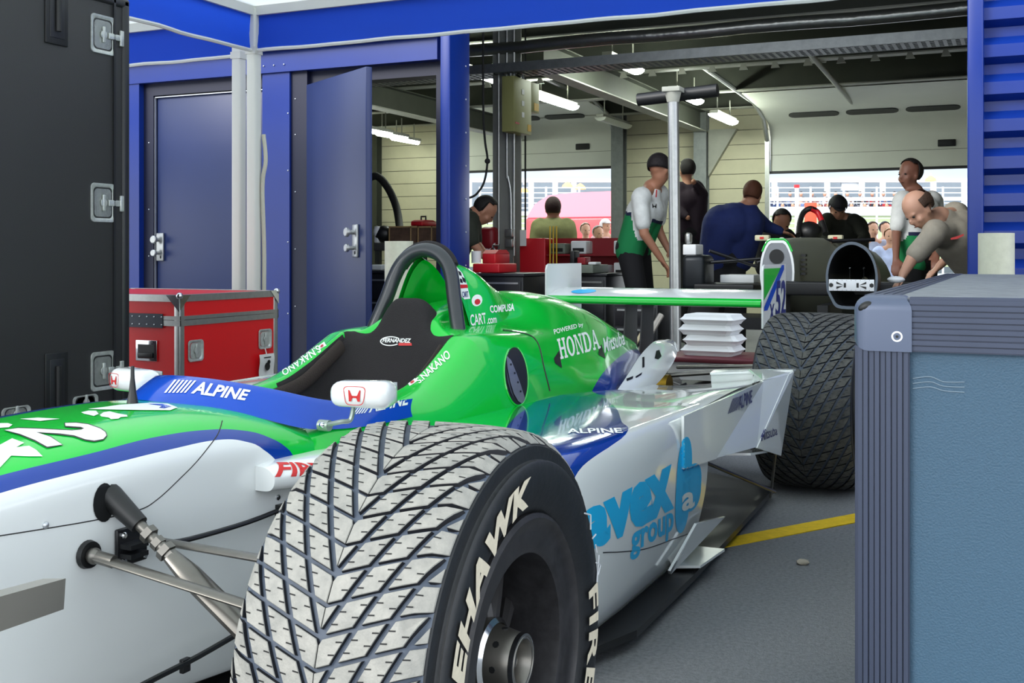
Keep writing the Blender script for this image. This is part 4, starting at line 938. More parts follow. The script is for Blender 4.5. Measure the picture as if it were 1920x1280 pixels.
# deflector
T('ALPINE', [(358, 738), (465, 752), (470, 732), (365, 714)], BS, bold=.03, shear=.3)
def bars(n=6): return poly_bm([[(k/n, 0), (k/n+.09, 0), (k/n+.09+.10*k/n*.0+.22, 1), (k/n+.22, 1)] for k in range(n)])
tdec('stripes', bars(), [(308, 737), (352, 737), (362, 714), (318, 712)], BS, M_DECW)
T('ALPINE', [(690, 774), (768, 758), (768, 736), (692, 750)], BS, bold=.03, shear=.3)
tdec('stripes', bars(), [(655, 778), (686, 774), (690, 760), (660, 764)], BS, M_DECW)
# headrest logo
cdec('logo_ellipse', poly_bm([[(.5+.5*cos(a), .5+.5*sin(a)), (.5+.5*cos(b), .5+.5*sin(b)), (.5+.44*cos(b), .5+.40*sin(b)), (.5+.44*cos(a), .5+.40*sin(a))] for a, b in [(.5+2*pi*k/30*.8, .5+2*pi*(k+1)/30*.8) for k in range(30)]]), [(713, 649), (752, 648), (752, 630), (713, 631)], BH, M_DECW)
T('FERNANDEZ', [(718, 642), (772, 643), (772, 635), (718, 634)], BH, bold=.03, shear=.3, off=.003)
cdec('logo_bar', flagp(), [(748, 648), (773, 648), (772, 643), (748, 643)], BH, M_DECR, off=.002)
# flank of the sidepod
def P2(txt, px4, m, bold=.03, shear=0): return cdec('lettering', text_bm(txt, bold, shear), px4, BP, m, ax='x', val=.79)
P2('avex', [(1085, 1040), (1266, 952), (1258, 868), (1078, 962)], M_DECC, .055, .1)
P2('group', [(1181, 1052), (1263, 1006), (1261, 957), (1179, 1002)], M_DECC, .03, .15)
def capsule(a0=0): return [(.5+.5*cos(a)*(1), .5+.5*sin(a)) for a in [2*pi*k/32 for k in range(32)]]
def oval(): 
    o = [];
    for k in range(40):
        a = 2*pi*k/40; x = cos(a); y = abs(sin(a))**.62*(1 if sin(a) > 0 else -1); o.append((.5+.5*x, .5+.5*y))
    return poly_bm([o])
BPF = bvh_of(podL, flL)
tdec('logo_oval', oval(), [(1262, 1005), (1290, 992), (1300, 815), (1272, 822)], BPF, M_DECC, ax='x', val=.79)
tdec('logo_oval', oval(), [(1276, 966), (1312, 950), (1316, 862), (1282, 876)], BPF, M_DECC, ax='x', val=.79)
tdec('lettering', text_bm('a', .03), [(1277, 960), (1301, 949), (1301, 918), (1277, 926)], BPF, M_DECW, ax='x', val=.79, off=.0025)
seam([cl(1128, 1035, 'x', .79), cl(1200, 1028, 'x', .78), cl(1265, 1010, 'x', .77), cl(1300, 1000, 'x', .76)], BP, r=.0014)
BW = bvh_of(flL)
T('ALPINE', [(1384, 768), (1410, 754), (1410, 730), (1384, 742)], BW, M_DECB, .02, .1); tdec('stripes', bars(), [(1364, 776), (1382, 768), (1388, 742), (1370, 748)], BW, M_DECB)
T('Mitsuba', [(1427, 827), (1457, 815), (1456, 796), (1427, 806)], bvh_of(epL), M_DECB, .02)
g = MB().m(SCREWM); p, n = cast(BT, 85, 984); g.ell(p, .006, 10, 6); g.build('fastener', car)
# nose number, swoosh and small marks
def Z1(P): return [(x/5.333, 730+y/5.333) for x, y in P]
two = Z1([(650, 345), (760, 343), (880, 358), (1000, 400), (1050, 435), (1062, 468), (1030, 503), (940, 520), (850, 507), (740, 468), (600, 450), (360, 436), (500, 482), (620, 560), (470, 582), (350, 515), (200, 455), (45, 415), (180, 396), (400, 403), (600, 415), (720, 420), (812, 412), (840, 397), (805, 383), (720, 378), (655, 374)])
pdec('nose_number', [grow(two, 2.0)], BT, M_DECK); pdec('nose_number', [two], BT, M_DECW, off=.002)
xx = Z1([(-220, 700), (-60, 610), (0, 560), (120, 495), (240, 540), (160, 585), (290, 570), (360, 610), (425, 675), (280, 675), (110, 668), (0, 785), (-150, 860)])
pdec('nose_letter', [xx], BT, M_DECW)
pdec('nose_stroke', [Z1([(-200, 345), (80, 343), (125, 358), (90, 385), (-200, 405)]), Z1([(200, 300), (380, 288), (600, 300), (400, 322)])], BT, M_DECW)
pdec('nose_swoosh', [Z1([(880, 200), (1050, 180), (1200, 158), (1340, 150), (1500, 138), (1680, 148), (1775, 185), (1700, 214), (1400, 212), (1000, 205)])], BT, M_DECW)
pdec('nose_swoosh', [Z1([(1480, 152), (1620, 152), (1710, 178), (1640, 197), (1590, 190), (1620, 172)])], BT, M_BL, off=.002)
for P in ([(187, 779), (194, 774), (206, 772), (216, 775), (226, 777), (238, 779), (239, 782), (226, 783), (222, 786), (208, 787), (204, 784), (190, 782)], [(152, 774), (165, 771), (180, 771), (185, 777), (176, 781), (168, 779), (158, 777)]): pdec('small_marking', [P], BT, M_DECW)
for P in ([(1038, 672), (1048, 657), (1053, 690), (1040, 681)], [(1121, 663), (1127, 645), (1135, 672), (1123, 666)]): pdec('access_slot', [P], BC, M_DECK)
for P in ([(1204, 670), (1208, 669), (1208, 688), (1204, 690)], [(1227, 672), (1230, 658), (1236, 656), (1240, 668), (1234, 674)], [(1174, 710), (1187, 705), (1186, 710), (1175, 715)], [(1191, 706), (1204, 698), (1202, 703), (1192, 709)]): pdec('cowl_slot', [P], bvh_of(cwL), M_DECK, cwL)
T('ALPINE', [(1064, 813), (1168, 812), (1164, 803), (1062, 804)], BP, M_DECW, .02)  # mirrored word on the glossy pod top: a reflection painted on as lettering
# ================================================================= cases and things outside
M_CASEB = mat('case_black_laminate', '2d2d2e', .5, noise=.06, nscale=300, bump=.12, bscale=500); M_EDGE = mat('case_black_edge', '202124', .4)
M_CASEG = mat('case_grey_blue', '3a586e', .5, noise=.06, nscale=250, bump=.2, bscale=300); M_EXT = mat('extrusion_slate', '3e465a', .38, .2, noise=.06, nscale=8, stretch=(1, 1, .1))
M_RED = mat('case_red_laminate', 'd8141a', .45, noise=.05, nscale=200)
LATCH = mat('latch_zinc', 'c4c8c4', .3, .45, noise=.15, nscale=60)
def latch(parent, c, rot, w=.105, h=.125, hasp=1, name='butterfly_latch'):
    """recessed latch in the local XZ plane, facing -Y, then rotated"""
    g = MB().m(LATCH); g.M = Matrix.Translation(c) @ rot
    def rr(w, h, y, n=6, r=.018):
        P = []
        for (cx, cz, a0) in ((w/2-r, h/2-r, 0), (-w/2+r, h/2-r, 90), (-w/2+r, -h/2+r, 180), (w/2-r, -h/2+r, 270)):
            for k in range(n+1): a = radians(a0+90*k/n); P.append(V((cx+r*cos(a), y, cz+r*sin(a))))
        return P
    rows = [rr(w, h, 0), rr(w-.002, h-.002, -.004), rr(w*.86, h*.88, -.004), rr(w*.78, h*.80, .0), rr(w*.7, h*.72, .004)]
    g.grid(rows, closed=True); g.raw(rr(w*.7, h*.72, .0), [list(range(28))])
    g.lathe([(-.002, 0), (-.002, .016), (-.006, .016), (-.008, 0)], (0, -.002, 0), 'y', 16); g.box((-.006, -.010, -.032), (.006, -.002, .032), .002)
    if hasp: g.box((w*.2, -.008, -.012), (w*.5+.03, -.002, .012), .002); g.box((w*.5+.022, -.01, -.032), (w*.5+.042, 0, .032), .003)
    return g.build(name, parent)
RX = Matrix.Rotation(pi/2, 4, 'Z')                                  # faces +X side
# --- tall black case, its right side (plane X) turned to the camera
bx1, by1 = -3.341, 3.53; bx0, by0, bh = -4.35, 1.75, 1.955
t = thing('flight_case', 'tall black flight case with silver latches at the left edge of the picture', 'flight case', (bx0, by0, 0))
g = MB().m(M_CASEB); g.box((.0, .0, .07), (bx1-bx0, by1-by0, bh), .03); g.m(M_EDGE)
Lx, Ly = bx1-bx0, by1-by0
g.build('body', t)
g = MB().m(M_EDGE); g.box((Lx-.05, Ly-.085, .07), (Lx+.008, Ly-.075, bh)); 
g.box((Lx-.03, Ly-.035, .07), (Lx+.008, Ly+.006, bh+.004), .012); g.box((Lx-.03, -.004, bh-.035), (Lx+.008, Ly+.006, bh+.006), .012); g.box((Lx-.03, -.004, .05), (Lx+.008, Ly+.006, .1), .01)
g.build('edge_trim', t)
off = V((bx0, by0, 0))
for u, v in ((193, 65), (193, 380), (193, 695)):
    c = at(u, v, 'x', bx1)-off; latch(t, c, RX, .13, .155)
for u, v in ((30, 772), (160, 750)):
    c = at(u, v, 'x', bx1)-off; latch(t, c+V((0, 0, -.01)), RX, .13, .06, 0)
for u, v in ((105, 15), (105, 730)):
    c = at(u, v, 'x', bx1)-off; g = MB().m(BLACK); g.M = Matrix.Translation(c) @ RX
    g.box((-.055, -.006, -.14), (.055, .0, .14), .004); g.m(M_EDGE); g.box((-.035, -.008, -.115), (.035, -.005, .115), .002); g.m(BLACK); g.tube([(0, -.012, -.09), (0, -.012, .09)], .012, 10); g.build('side_handle', t)
for x in (.1, Lx-.1):
    for y in (.12, Ly-.12): g = MB().m(BLACKR); g.lathe([(-.015, 0), (-.015, .035), (.015, .035), (.015, 0)], (x, y, .035), 'x', 16); g.build('castor', t)
# --- red flight case
rc, rf = wc(337, 553, 5.3), wc(521, 543, 6.0)
rx1, ry0, ry1, rh = rc.x, rc.y, rf.y, .722; rx0 = rx1-1.0
t = thing('flight_case', 'red flight case with aluminium edges standing behind the car, left of the white posts', 'flight case', (rx0, ry0, 0)); W_, D_ = rx1-rx0, ry1-ry0
g = MB().m(M_RED); g.box((.004, .004, .06), (W_-.004, D_-.004, .60)); g.build('body', t)
g = MB().m(M_RED); g.box((.004, .004, .604), (W_-.004, D_-.004, rh-.003)); g.build('lid', t)
g = MB().m(ALU); e = .035
for x in (0, W_-e):
    for y in (0, D_-e): g.box((x, y, .06), (x+e, y+e, rh), .004)
for z0, z1 in ((rh-.032, rh), (.575, .602), (.604, .622), (.06, .09)):
    g.box((-.001, -.002, z0), (W_+.002, .006, z1)); g.box((-.001, D_-.006, z0), (W_+.002, D_+.002, z1)); g.box((-.002, 0, z0), (.006, D_, z1)); g.box((W_-.006, 0, z0), (W_+.002, D_, z1))
g.box((0, 0, rh-.001), (W_, .03, rh+.001)); g.box((0, D_-.03, rh-.001), (W_, D_, rh+.001)); g.box((W_-.03, 0, rh-.001), (W_, D_, rh+.001))
g.build('edge_trim', t)
g = MB().m(CHROME)
for x in (W_-.005,):
    for y in (.005, D_-.005): g.ell((x, y, rh-.004), .017, 12, 8)
for y in (0, D_): g.prism([(W_+.004, y, rh), (W_+.004, y+(.07 if y == 0 else -.07), rh), (W_+.004, y, rh-.07)], (.002, 0, 0))
g.prism([(W_, -.003, rh), (W_-.08, -.003, rh), (W_, -.003, rh-.08)], (0, -.002, 0)); g.build('corner_ball', t)
g = MB().m(mat('hinge_dark', '3c4048', .4, .6)); g.box((W_-.62, -.006, .565), (W_-.10, -.001, .632)); g.m(SCREWM)
for i in range(12): 
    for z in (.58, .617): g.ell((W_-.60+i*.045, -.007, z), .004, 6, 4)
g.build('hinge', t)
off = V((rx0, ry0, 0))
for u, v, pl in ((275, 657, 0), (367, 657, 1), (497, 635, 1)):
    if pl: c = at(u, v, 'x', rx1)-off; latch(t, c, RX, .11, .105, 0)
    else:
        c = at(u, v, 'y', ry0)-off; g = MB().m(CHROME); g.M = Matrix.Translation(c); g.box((-.065, -.004, -.05), (.065, 0, .05), .004); g.m(BLACK); g.box((-.05, -.006, -.038), (.05, -.003, .03)); g.box((-.045, -.018, -.034), (.045, -.005, -.008), .008); g.build('recessed_handle', t)
for x in (.1, W_-.1):
    for y in (.1, D_-.1): g = MB().m(BLACKR); g.lathe([(-.015, 0), (-.015, .03), (.015, .03), (.015, 0)], (x, y, .031), 'x', 16); g.build('castor', t)
c = at(500, 683, 'x', rx1+.02); tg = thing('paper_tag', 'white paper tag hanging on the right end of the red flight case', 'tag', c)
g = MB().m(mat('paper', 'dcdcd8', .8)); R = [];
for i in range(7): R.append([V((.004*sin(i*1.1)+.003*sin(j*2), (j-2)*.03, .055-i*.022)) for j in range(5)])
g.grid(R); g.grid([[p+V((-.0015, 0, 0)) for p in r_] for r_ in R]); g.tube([(0, 0, .05), (-.01, 0, .085)], .003, 6); g.build('sheet', tg)
g = MB().m(M_DECK); g.lathe([(.006, 0), (.006, .022)], (0, .0, -.01), 'x', 12); g.box((.004, -.03, .035), (.006, .03, .04)); g.ell((.006, .012, .012), (.002, .014, .012), 8, 6); g.build('printed_mark', tg)
# --- grey-blue case, right foreground
gx0, gy0, gy1, gh = -.24, 1.869, 4.15, .847; gx1 = 1.15
t = thing('flight_case', 'grey-blue flight case with ribbed slate edges in the right foreground', 'flight case', (gx0, gy0, 0)); W_, D_ = gx1-gx0, gy1-gy0
g = MB().m(M_CASEG); g.box((.012, .010, .08), (W_-.01, D_-.01, gh-.012)); g.build('body', t)
sx = .078
def ribs(name, A, B, wdir, ndir, width, n=9):
    """ribbed extrusion from A to B; profile across wdir, raised along ndir"""
    A, B, wd, nd = V(A), V(B), V(wdir), V(ndir); g = MB().m(M_EXT); prof = []
    for k in range(n):
        f = k/n; f2 = (k+.78)/n; dpt = .0 if k % 2 == 0 else .003
        prof += [(f*width, .004+dpt), (f2*width, .004+dpt), (f2*width, .001), ((k+1)/n*width, .001)]
    prof = [(0, -.01)]+prof+[(width, -.01)]
    g.grid([[P+wd*a+nd*b for a, b in prof] for P in (A, B)], smooth=False); return g.build(name, t)
ribs('post_extrusion', (0, 0, .08), (0, 0, gh-.075), (1, 0, 0), (0, -1, 0), sx, 9); ribs('post_extrusion', (0, sx, .08), (0, sx, gh-.075), (0, -1, 0), (-1, 0, 0), sx, 7)
ribs('rail_extrusion', (sx, 0, gh), (W_-.05, 0, gh), (0, 0, -1), (0, -1, 0), .082, 9); ribs('rail_extrusion', (0, sx, gh), (0, D_-.05, gh), (0, 0, -1), (-1, 0, 0), .082, 7)
g = MB().m(mat('case_lid_worn', '7e8286', .6, noise=.25, nscale=24)); g.box((.03, .03, gh-.012), (W_, D_, gh+.002)); g.build('lid_panel', t)
g = MB().m(M_EXT)
for k in range(4): g.box((.0+k*.014, sx, gh), (.011+k*.014, D_, gh+.004))
g.box((sx, .0, gh-.004), (W_, .03, gh+.004)); g.build('lid_rail', t)
g = MB().m(mat('casting_slate', '566076', .4, .2)); bm = bmesh.new(); bmesh.ops.create_cube(bm, size=1)
for v in bm.verts: v.co = V((v.co.x*(sx+.012)+sx/2-.002, v.co.y*(sx+.012)+sx/2-.004, v.co.z*.088+gh-.038))
ed = [e for e in bm.edges if (e.verts[0].co.x < 0 and e.verts[1].co.x < 0) or (e.verts[0].co.z > gh-.01 and e.verts[1].co.z > gh-.01)]
bmesh.ops.bevel(bm, geom=ed, offset=.024, segments=5, profile=.5, affect='EDGES'); g.bm(bm, True); g.build('corner_casting', t)
g = MB().m(CHROME); g.lathe([(0, .0), (0, .0085), (-.003, .0085), (-.003, .006), (-.001, .004), (-.001, 0)], (.060, -.0075, gh-.058), 'y', 20); g.m(BLACK); g.lathe([(-.0032, 0), (-.0032, .0022)], (.060, -.0075, gh-.058), 'y', 8); g.lathe([(-.0005, .0088), (-.0005, .0115)], (.060, -.0085, gh-.058), 'y', 20); g.build('rivet', t)
g = MB().m(BLACK); g.ell((.012, -.0035, gh-.012), (.013, .006, .008), 14, 8, Matrix.Rotation(-.5, 3, 'Y')); g.build('casting_hole', t)
g = MB().m(M_EXT); g.box((0, 0, .02), (W_, D_, .085), .01); g.build('base', t)
for x in (.08, W_-.08):
    for y in (.1, D_-.1): g = MB().m(BLACKR); g.lathe([(-.012, 0), (-.012, .022), (.012, .022), (.012, 0)], (x, y, .0225), 'x', 14); g.build('castor', t)
g = MB().m(mat('scratch', '8496a4', .8))
for k in range(3): g.tube(curve([(sx+.004, .0085, gh-.125-k*.008), (sx+.03, .0085, gh-.121-k*.008), (sx+.05, .0085, gh-.128-k*.007), (sx+.08, .0085, gh-.127-k*.008)], 4), .0007, 4)
g.build('scratch_mark', t)
# --- white rolls
for u, v, d, r, lb in ((1868, 437, 4.75, .072, 'white cylinder standing upright against the blue corrugated wall'), (748, 452, 6.3, .080, 'white cylinder standing upright behind the roll hoop, by the open door')):
    p = wc(u, v, d); g = MB().m(mat('plastic_tube_ivory', 'cfd0bc', .5, noise=.06, nscale=30)); g.lathe([(0, 0), (0, r), (p.z, r), (p.z, r-.006), (p.z-.02, r-.008), (p.z-.02, 0)], (p.x, p.y, 0), 'z', 32)
    tag(g.build('plastic_tube'), lb, 'tube')
# --- steel pole with its padded cross bar
p = wc(1262, 170, 6.75); t = thing('steel_pole', 'shiny steel pole standing behind the rear wing in the garage opening', 'pole', (p.x, p.y, 0)); g = MB().m(ALU); g.tube([(.02, 0, 0), (0, 0, p.z-.0)], .034, 20); g.build('tube', t)
g = MB().m(LTSTEEL); g.box((-.055, -.055, p.z-.01), (.055, .055, p.z+.02), .004); g.lathe([(p.z-.07, .036), (p.z-.01, .05)], (0, 0, 0), 'z', 16); g.build('top_flange', t)
g = MB().m(BLACK); g.tube([(-.25, .09, p.z-.03), (.25, .09, p.z+.0)], .04, 16); g.build('padded_bar', t)
g = MB().m(STEEL); g.box((-.08, -.08, 0), (.08, .08, .01)); g.build('base_plate', t)
# --- pale rods leaning behind the car
for u0, v0, u1, v1, r, c_, lb in ((1240, 590, 1192, 672, .018, 'a09a90', 'thick metal rod leaning behind the white rear cowl'), (1222, 592, 1180, 665, .011, 'b8aa88', 'thin tan rod leaning left of the thick metal rod')):
    a, b = wc(u0, v0, 6.35), wc(u1, v1, 6.25); d = (b-a); b2 = a+d*(a.z/(-d.z)); b2.z = .0; g = MB().m(mat('rod_'+c_, c_, .4, .5)); g.tube([a, b2+V((0, 0, .006))], r, 12); tag(g.build('metal_rod'), lb, 'rod')
# --- trestle bar at the very left
a, b = cl(-60, 1162, 'x', .55), cl(100, 1113, 'x', .42); t = thing('nose_stand', 'grey square-section metal bar reaching in at the left edge, below the nose', 'stand', (0, 0, 0))
A, Bq = CARM @ a, CARM @ b; d = (Bq-A).normalized(); A = A-d*.45; n = d.cross(V((0, 0, 1))).normalized(); u_ = n.cross(d).normalized(); g = MB().m(mat('bar_satin', '9a978f', .4, .4)); h = .021; w2 = .016
g.prism([A+n*w2+u_*h, A-n*w2+u_*h, A-n*w2-u_*h, A+n*w2-u_*h], Bq-A); g.build('bar', t)
g = MB().m(M_TITAN); P = A+d*.06; P = V((P.x, P.y, P.z)); g.tube([P, V((P.x, P.y, .0))], .018, 10); g.box(V((P.x-.15, P.y-.15, 0)), V((P.x+.15, P.y+.15, .012))); g.build('leg', t)
# --- cart with the foam boxes
M_FOAMB = mat('foam_white', 'eceeee', .6)
c0 = wc(1335, 665, 5.75); zt = c0.z
t = thing('trolley', 'low trolley with a dark red top behind the rear suspension', 'trolley', (c0.x, c0.y, 0)); g = MB().m(mat('tray_maroon', '5a1420', .5)); g.box((-.22, -.2, zt-.025), (.27, .25, zt), .008); g.build('top', t)
g = MB().m(mat('trolley_white', 'd4d6d2', .5)); g.box((-.34, -.12, .3), (.30, .22, zt-.03)); g.box((-.34, -.125, .28), (.3, .225, .31)); g.build('cabinet', t)
for x in (-.30, .25):
    for y in (-.08, .18): g = MB().m(BLACKR); g.tube([(x, y, .28), (x, y, .04)], .015, 8); g.lathe([(-.015, 0), (-.015, .035), (.015, .035), (.015, 0)], (x, y, .036), 'x', 14); g.build('leg', t)
def clam(z, dx, rz, lb):
    t = thing('takeout_box', lb, 'food box', (c0.x+dx, c0.y+.02, z), rz, 'stacked white foam boxes'); w_, d_, h_ = .145, .115, .026
    for nm, s_, z0 in (('tray', -1, h_), ('lid', 1, h_)):
        g = MB().m(M_FOAMB); P = [(1.0, 0), (.97, s_*.004), (.90, s_*h_*.5), (.84, s_*h_)]
        rows = [[V((sx_*w_*k-(0), sy_*d_*k, z0+dz)) for sx_, sy_ in ((1, .85), (.85, 1), (-.85, 1), (-1, .85), (-1, -.85), (-.85, -1), (.85, -1), (1, -.85))] for k, dz in P]
        g.grid(rows, smooth=False, closed=True); g.raw(rows[-1], [list(range(8))]); g.raw(rows[0], [list(range(8))]); g.build(nm, t)
for i, lb in enumerate(('lowest white foam box of the stack on the dark red tray', 'second white foam box from the bottom of the stack', 'third white foam box from the bottom of the stack', 'topmost white foam box of the stack beside the rear tyre')):
    clam(zt+i*.0525, .012*sin(i*2.1), .05*sin(i*1.7)-.05, lb)
# ================================================================= things inside the garage
def cab(u0, u1, vt, d, depth, col, label, nm='tool_cabinet', cat='cabinet', zb=.0, drawers=4, top=None):
    a, b = wc(u0, vt, d), wc(u1, vt, d); W = (b-a).dot(V((1, 0, 0)))*1.0; W = max(.1, b.x-a.x); t = thing(nm, label, cat, (a.x, a.y, 0)); h = a.z
    g = MB().m(mat('paint_'+col, col, .35)); g.box((0, 0, zb+.08), (W, depth, h-.02), .006); g.build('body', t)
    g = MB().m(mat('paint_'+(top or col), top or col, .4)); g.box((-.01, -.01, h-.02), (W+.01, depth+.01, h), .004); g.build('top', t)
    for k in range(drawers):
        z0 = zb+.12+(h-.16-zb)*k/drawers; z1 = zb+.12+(h-.16-zb)*(k+1)/drawers-.012
        g = MB().m(mat('paint_'+col, col, .35)); g.box((.015, -.012, z0), (W-.015, .0, z1), .003); dr_ = g.build('drawer', t)
        g = MB().m(ALU); g.box((.03, -.018, z1-.02), (W-.03, -.012, z1-.008)); g.build('drawer_handle', dr_)
    g = MB().m(BLACKR)
    for x in (.06, W-.06):
        for y in (.06, depth-.06): g = MB().m(BLACKR); g.lathe([(-.02, 0), (-.02, .04), (.02, .04), (.02, 0)], (x, y, .041), 'x', 12); g.build('castor', t)
    return t
cab(684, 815, 507, 7.9, .5, '1b1c20', 'black tool cabinet seen through the open doorway, behind the roll hoop')
cab(886, 1000, 512, 7.7, .5, '17181c', 'black drawer cabinet right of the blue column, below the red bin', top='25262a')
cab(1052, 1150, 512, 8.6, .5, '1d1e22', 'black drawer cabinet below the grey tray, left of the bending man')
cab(1150, 1245, 560, 6.9, .45, '15161a', 'low black cabinet behind the rear wing, left of the steel pole')
def boxm(nm, label, cat, lo, hi, m, bev=.01, extra=None):
    g = MB().m(m); g.box(lo, hi, bev)
    o = g.build(nm); tag(o, label, cat)
    return o
def pbox(nm, label, cat, u0, v0, u1, v1, d, depth, m, bev=.008):
    a, b = wc(u0, v1, d), wc(u1, v0, d); return boxm(nm, label, cat, (a.x, a.y, a.z), (max(b.x, a.x+.03), a.y+depth, b.z), m, bev)
REDP = mat('red_plastic', 'c01824', .4); REDD = mat('red_dark', '8a1420', .45); GREYT = mat('tray_grey_green', '6c7468', .5); CARD = mat('cardboard_dark', '5a4436', .8, noise=.4, nscale=14)
CARDL = mat('cardboard_edge', 'a88a60', .8)
pbox('parts_bin', 'shallow red bin on the black cabinet right of the blue column', 'bin', 886, 494, 946, 511, 7.75, .3, REDP)
g = MB().m(WHITEP); p = wc(893, 493, 7.9); g.lathe([(0, 0), (0, .034), (.085, .036), (.085, .031), (.01, .03), (.01, 0)], p, 'z', 20); tag(g.build('white_mug'), 'white mug standing behind the red bin', 'mug')
def toolbox(u0, v0, u1, v1, d, lb, m=REDP):
    a, b = wc(u0, v1, d), wc(u1, v0, d); t = thing('toolbox', lb, 'toolbox', (a.x, a.y, a.z)); w_, h_ = b.x-a.x, b.z-a.z
    g = MB().m(m); g.box((0, 0, 0), (w_, .25, h_*.72), .008); g.build('body', t); g = MB().m(m); g.prism([(0, 0, h_*.72), (0, .25, h_*.72), (0, .19, h_), (0, .06, h_)], (w_, 0, 0)); g.build('lid', t)
    g = MB().m(BLACK); g.tube([(w_*.3, .12, h_), (w_*.3, .12, h_+.03), (w_*.7, .12, h_+.03), (w_*.7, .12, h_)], .008, 8); g.build('carry_handle', t)
toolbox(904, 468, 934, 494, 8.0, 'small red toolbox on the black cabinet beside the grey column')
toolbox(770, 412, 797, 423.5, 9.3, 'red lidded box on top of the brown cartons left of the blue column')
for u0, v0, u1, v1, lb in ((730, 424, 781, 455, 'brown carton seen through the doorway, left one of two'), (784, 424, 816, 455, 'brown carton seen through the doorway, right one of two')):
    a, b = wc(u0, v1, 9.2), wc(u1, v0, 9.2); t = thing('cardboard_carton', lb, 'carton', (a.x, a.y, a.z)); w_, h_ = b.x-a.x, b.z-a.z
    g = MB().m(CARD); g.box((0, 0, 0), (w_, .35, h_)); g.build('body', t); g = MB().m(CARDL); g.box((-.004, -.004, 0), (.006, 0, h_)); g.box((w_-.006, -.004, 0), (w_+.004, 0, h_)); g.box((-.004, -.004, h_-.012), (w_+.004, .35, h_)); g.build('edge', t)
pbox('storage_table', 'dark workbench carrying the brown cartons seen through the doorway', 'workbench', 700, 455, 822, 470, 9.1, .6, mat('bench_top', '4a4a48', .6))
o = bpy.data.objects['storage_table']
g = MB().m(DKSTEEL); bb = [V(v.co) for v in o.data.vertices]; xs = [v.x for v in bb]; ys = [v.y for v in bb]; zs = [v.z for v in bb]
for x in (min(xs)+.03, max(xs)-.03):
    for y in (min(ys)+.03, max(ys)-.03): g = MB().m(DKSTEEL); g.box((x-.02, y-.02, 0), (x+.02, y+.02, min(zs)+.005)); g.build('leg', o)
g = MB().m(BLACKR); g.tube(curve([V((wc(668, 326, 10.2).x, wc(668, 326, 10.2).y, 3.49)), wc(668, 250, 10.2), wc(680, 330, 10.2), wc(706, 330, 10.2), wc(726, 350, 10.2), wc(742, 385, 10.2), wc(749, 424, 10.0), wc(750, 455, 9.6)], 8), .035, 14); tag(g.build('air_hose'), 'thick black hose curving down past the cream wall, left of the blue column', 'hose')
# white air gun like thing and shelf through the doorway
pbox('white_canister', 'white plastic canister on the workbench just right of the open door', 'canister', 701, 424, 711, 455, 9.25, .1, WHITEP)
pbox('tray', 'white tray on the cabinet just right of the open door', 'tray', 691, 496, 722, 506.5, 8.0, .25, mat('tray_pale', 'c8cccc', .5))
g = MB().m(BLACK); p = wc(720, 440, 9.3); p.z = 1.078; g.ell(p, (.09, .09, .075), 16, 10); g.m(WHITEP); g.ell(p+V((-.03, -.06, .02)), (.035, .03, .05), 12, 8); tag(g.build('helmet'), 'black and white helmet beside the open door inside the garage', 'helmet')
# grey column with box and conduits
p0 = wc(951, 300, 10.0); t = thing('steel_column', 'grey steel column behind the yellow-green electrical box', 'column', (p0.x, p0.y, 0)); w_ = .10
g = MB().m(mat('column_grey', '9a9c96', .55, .3, noise=.08, nscale=5)); g.box((-w_, -.09, 0), (w_, -.075, 3.45)); g.box((-w_, .075, 0), (w_, .09, 3.45)); g.box((-.006, -.08, 0), (.006, .08, 3.45)); g.build('web', t)
g = MB().m(ALU)
for x, top_, bot_ in ((-.035, 2.0, 1.05), ): g.tube([(x, -.10, 3.4), (x, -.10, 1.0)], .012, 8)
g.tube(curve([(.045, -.10, 3.4), (.045, -.10, 1.75), (.055, -.10, 1.6), (.085, -.11, 1.45), (.09, -.11, 1.12)], 5), .012, 8); g.tube([(.115, -.10, 3.4), (.115, -.10, .9)], .012, 8); g.build('conduit', t)
for (x, z, lb) in ((.085, 1.10, 0), (.085, 1.01, 0), (-.09, 1.10, 0)): g = MB().m(ALU); g.box((x-.035, -.16, z-.035), (x+.035, -.09, z+.035), .008); g.build('socket_box', t)
g = MB().m(mat('flex_pale', 'b8a890', .6)); g.tube(curve([(-.035, -.11, 1.0), (-.035, -.12, .95), (-.09, -.14, .88), (-.16, -.2, .80)], 5), .008, 6); g.tube(curve([(-.03, -.12, .96), (.03, -.13, .92), (.06, -.14, .80), (.07, -.14, .6)], 5), .006, 6); g.build('cable', t)
a, b = wc(941, 247, 9.7), wc(968, 143, 9.7); t = thing('electrical_box', 'yellow-green electrical box hung high on the grey steel column', 'electrical box', (a.x, a.y, a.z)); EB = mat('enclosure_olive', '9c9c62', .5, noise=.05, nscale=4)
hh = b.z-a.z; ww = b.x-a.x
g = MB().m(EB); g.box((0, 0, 0), (ww, .38, hh), .004); g.box((0, .38, hh*.45), (ww, .56, hh), .004); g.build('enclosure', t)
g = MB().m(mat('label_yellow', 'e0b020', .5)); g.box((ww, .30, .03), (ww+.003, .37, .09)); g.build('label', t); g = MB().m(MATS['label_yellow']); g.box((ww, .44, hh*.48), (ww+.003, .54, hh*.62)); g.build('label', t)
for z in (.14, .24, .34): g = MB().m(WHITEP); g.box((ww, .17, z), (ww+.003, .22, z+.045)); g.build('label', t)
g = MB().m(REDP); g.box((ww, .03, .07), (ww+.003, .11, .085)); g.build('label', t)
g = MB().m(STEEL); g.tube([(.04, .1, hh), (.04, .1, 2.49-a.z)], .014, 8); g.tube([(.09, .25, hh), (.09, .25, 2.49-a.z)], .014, 8); g.build('conduit', t)
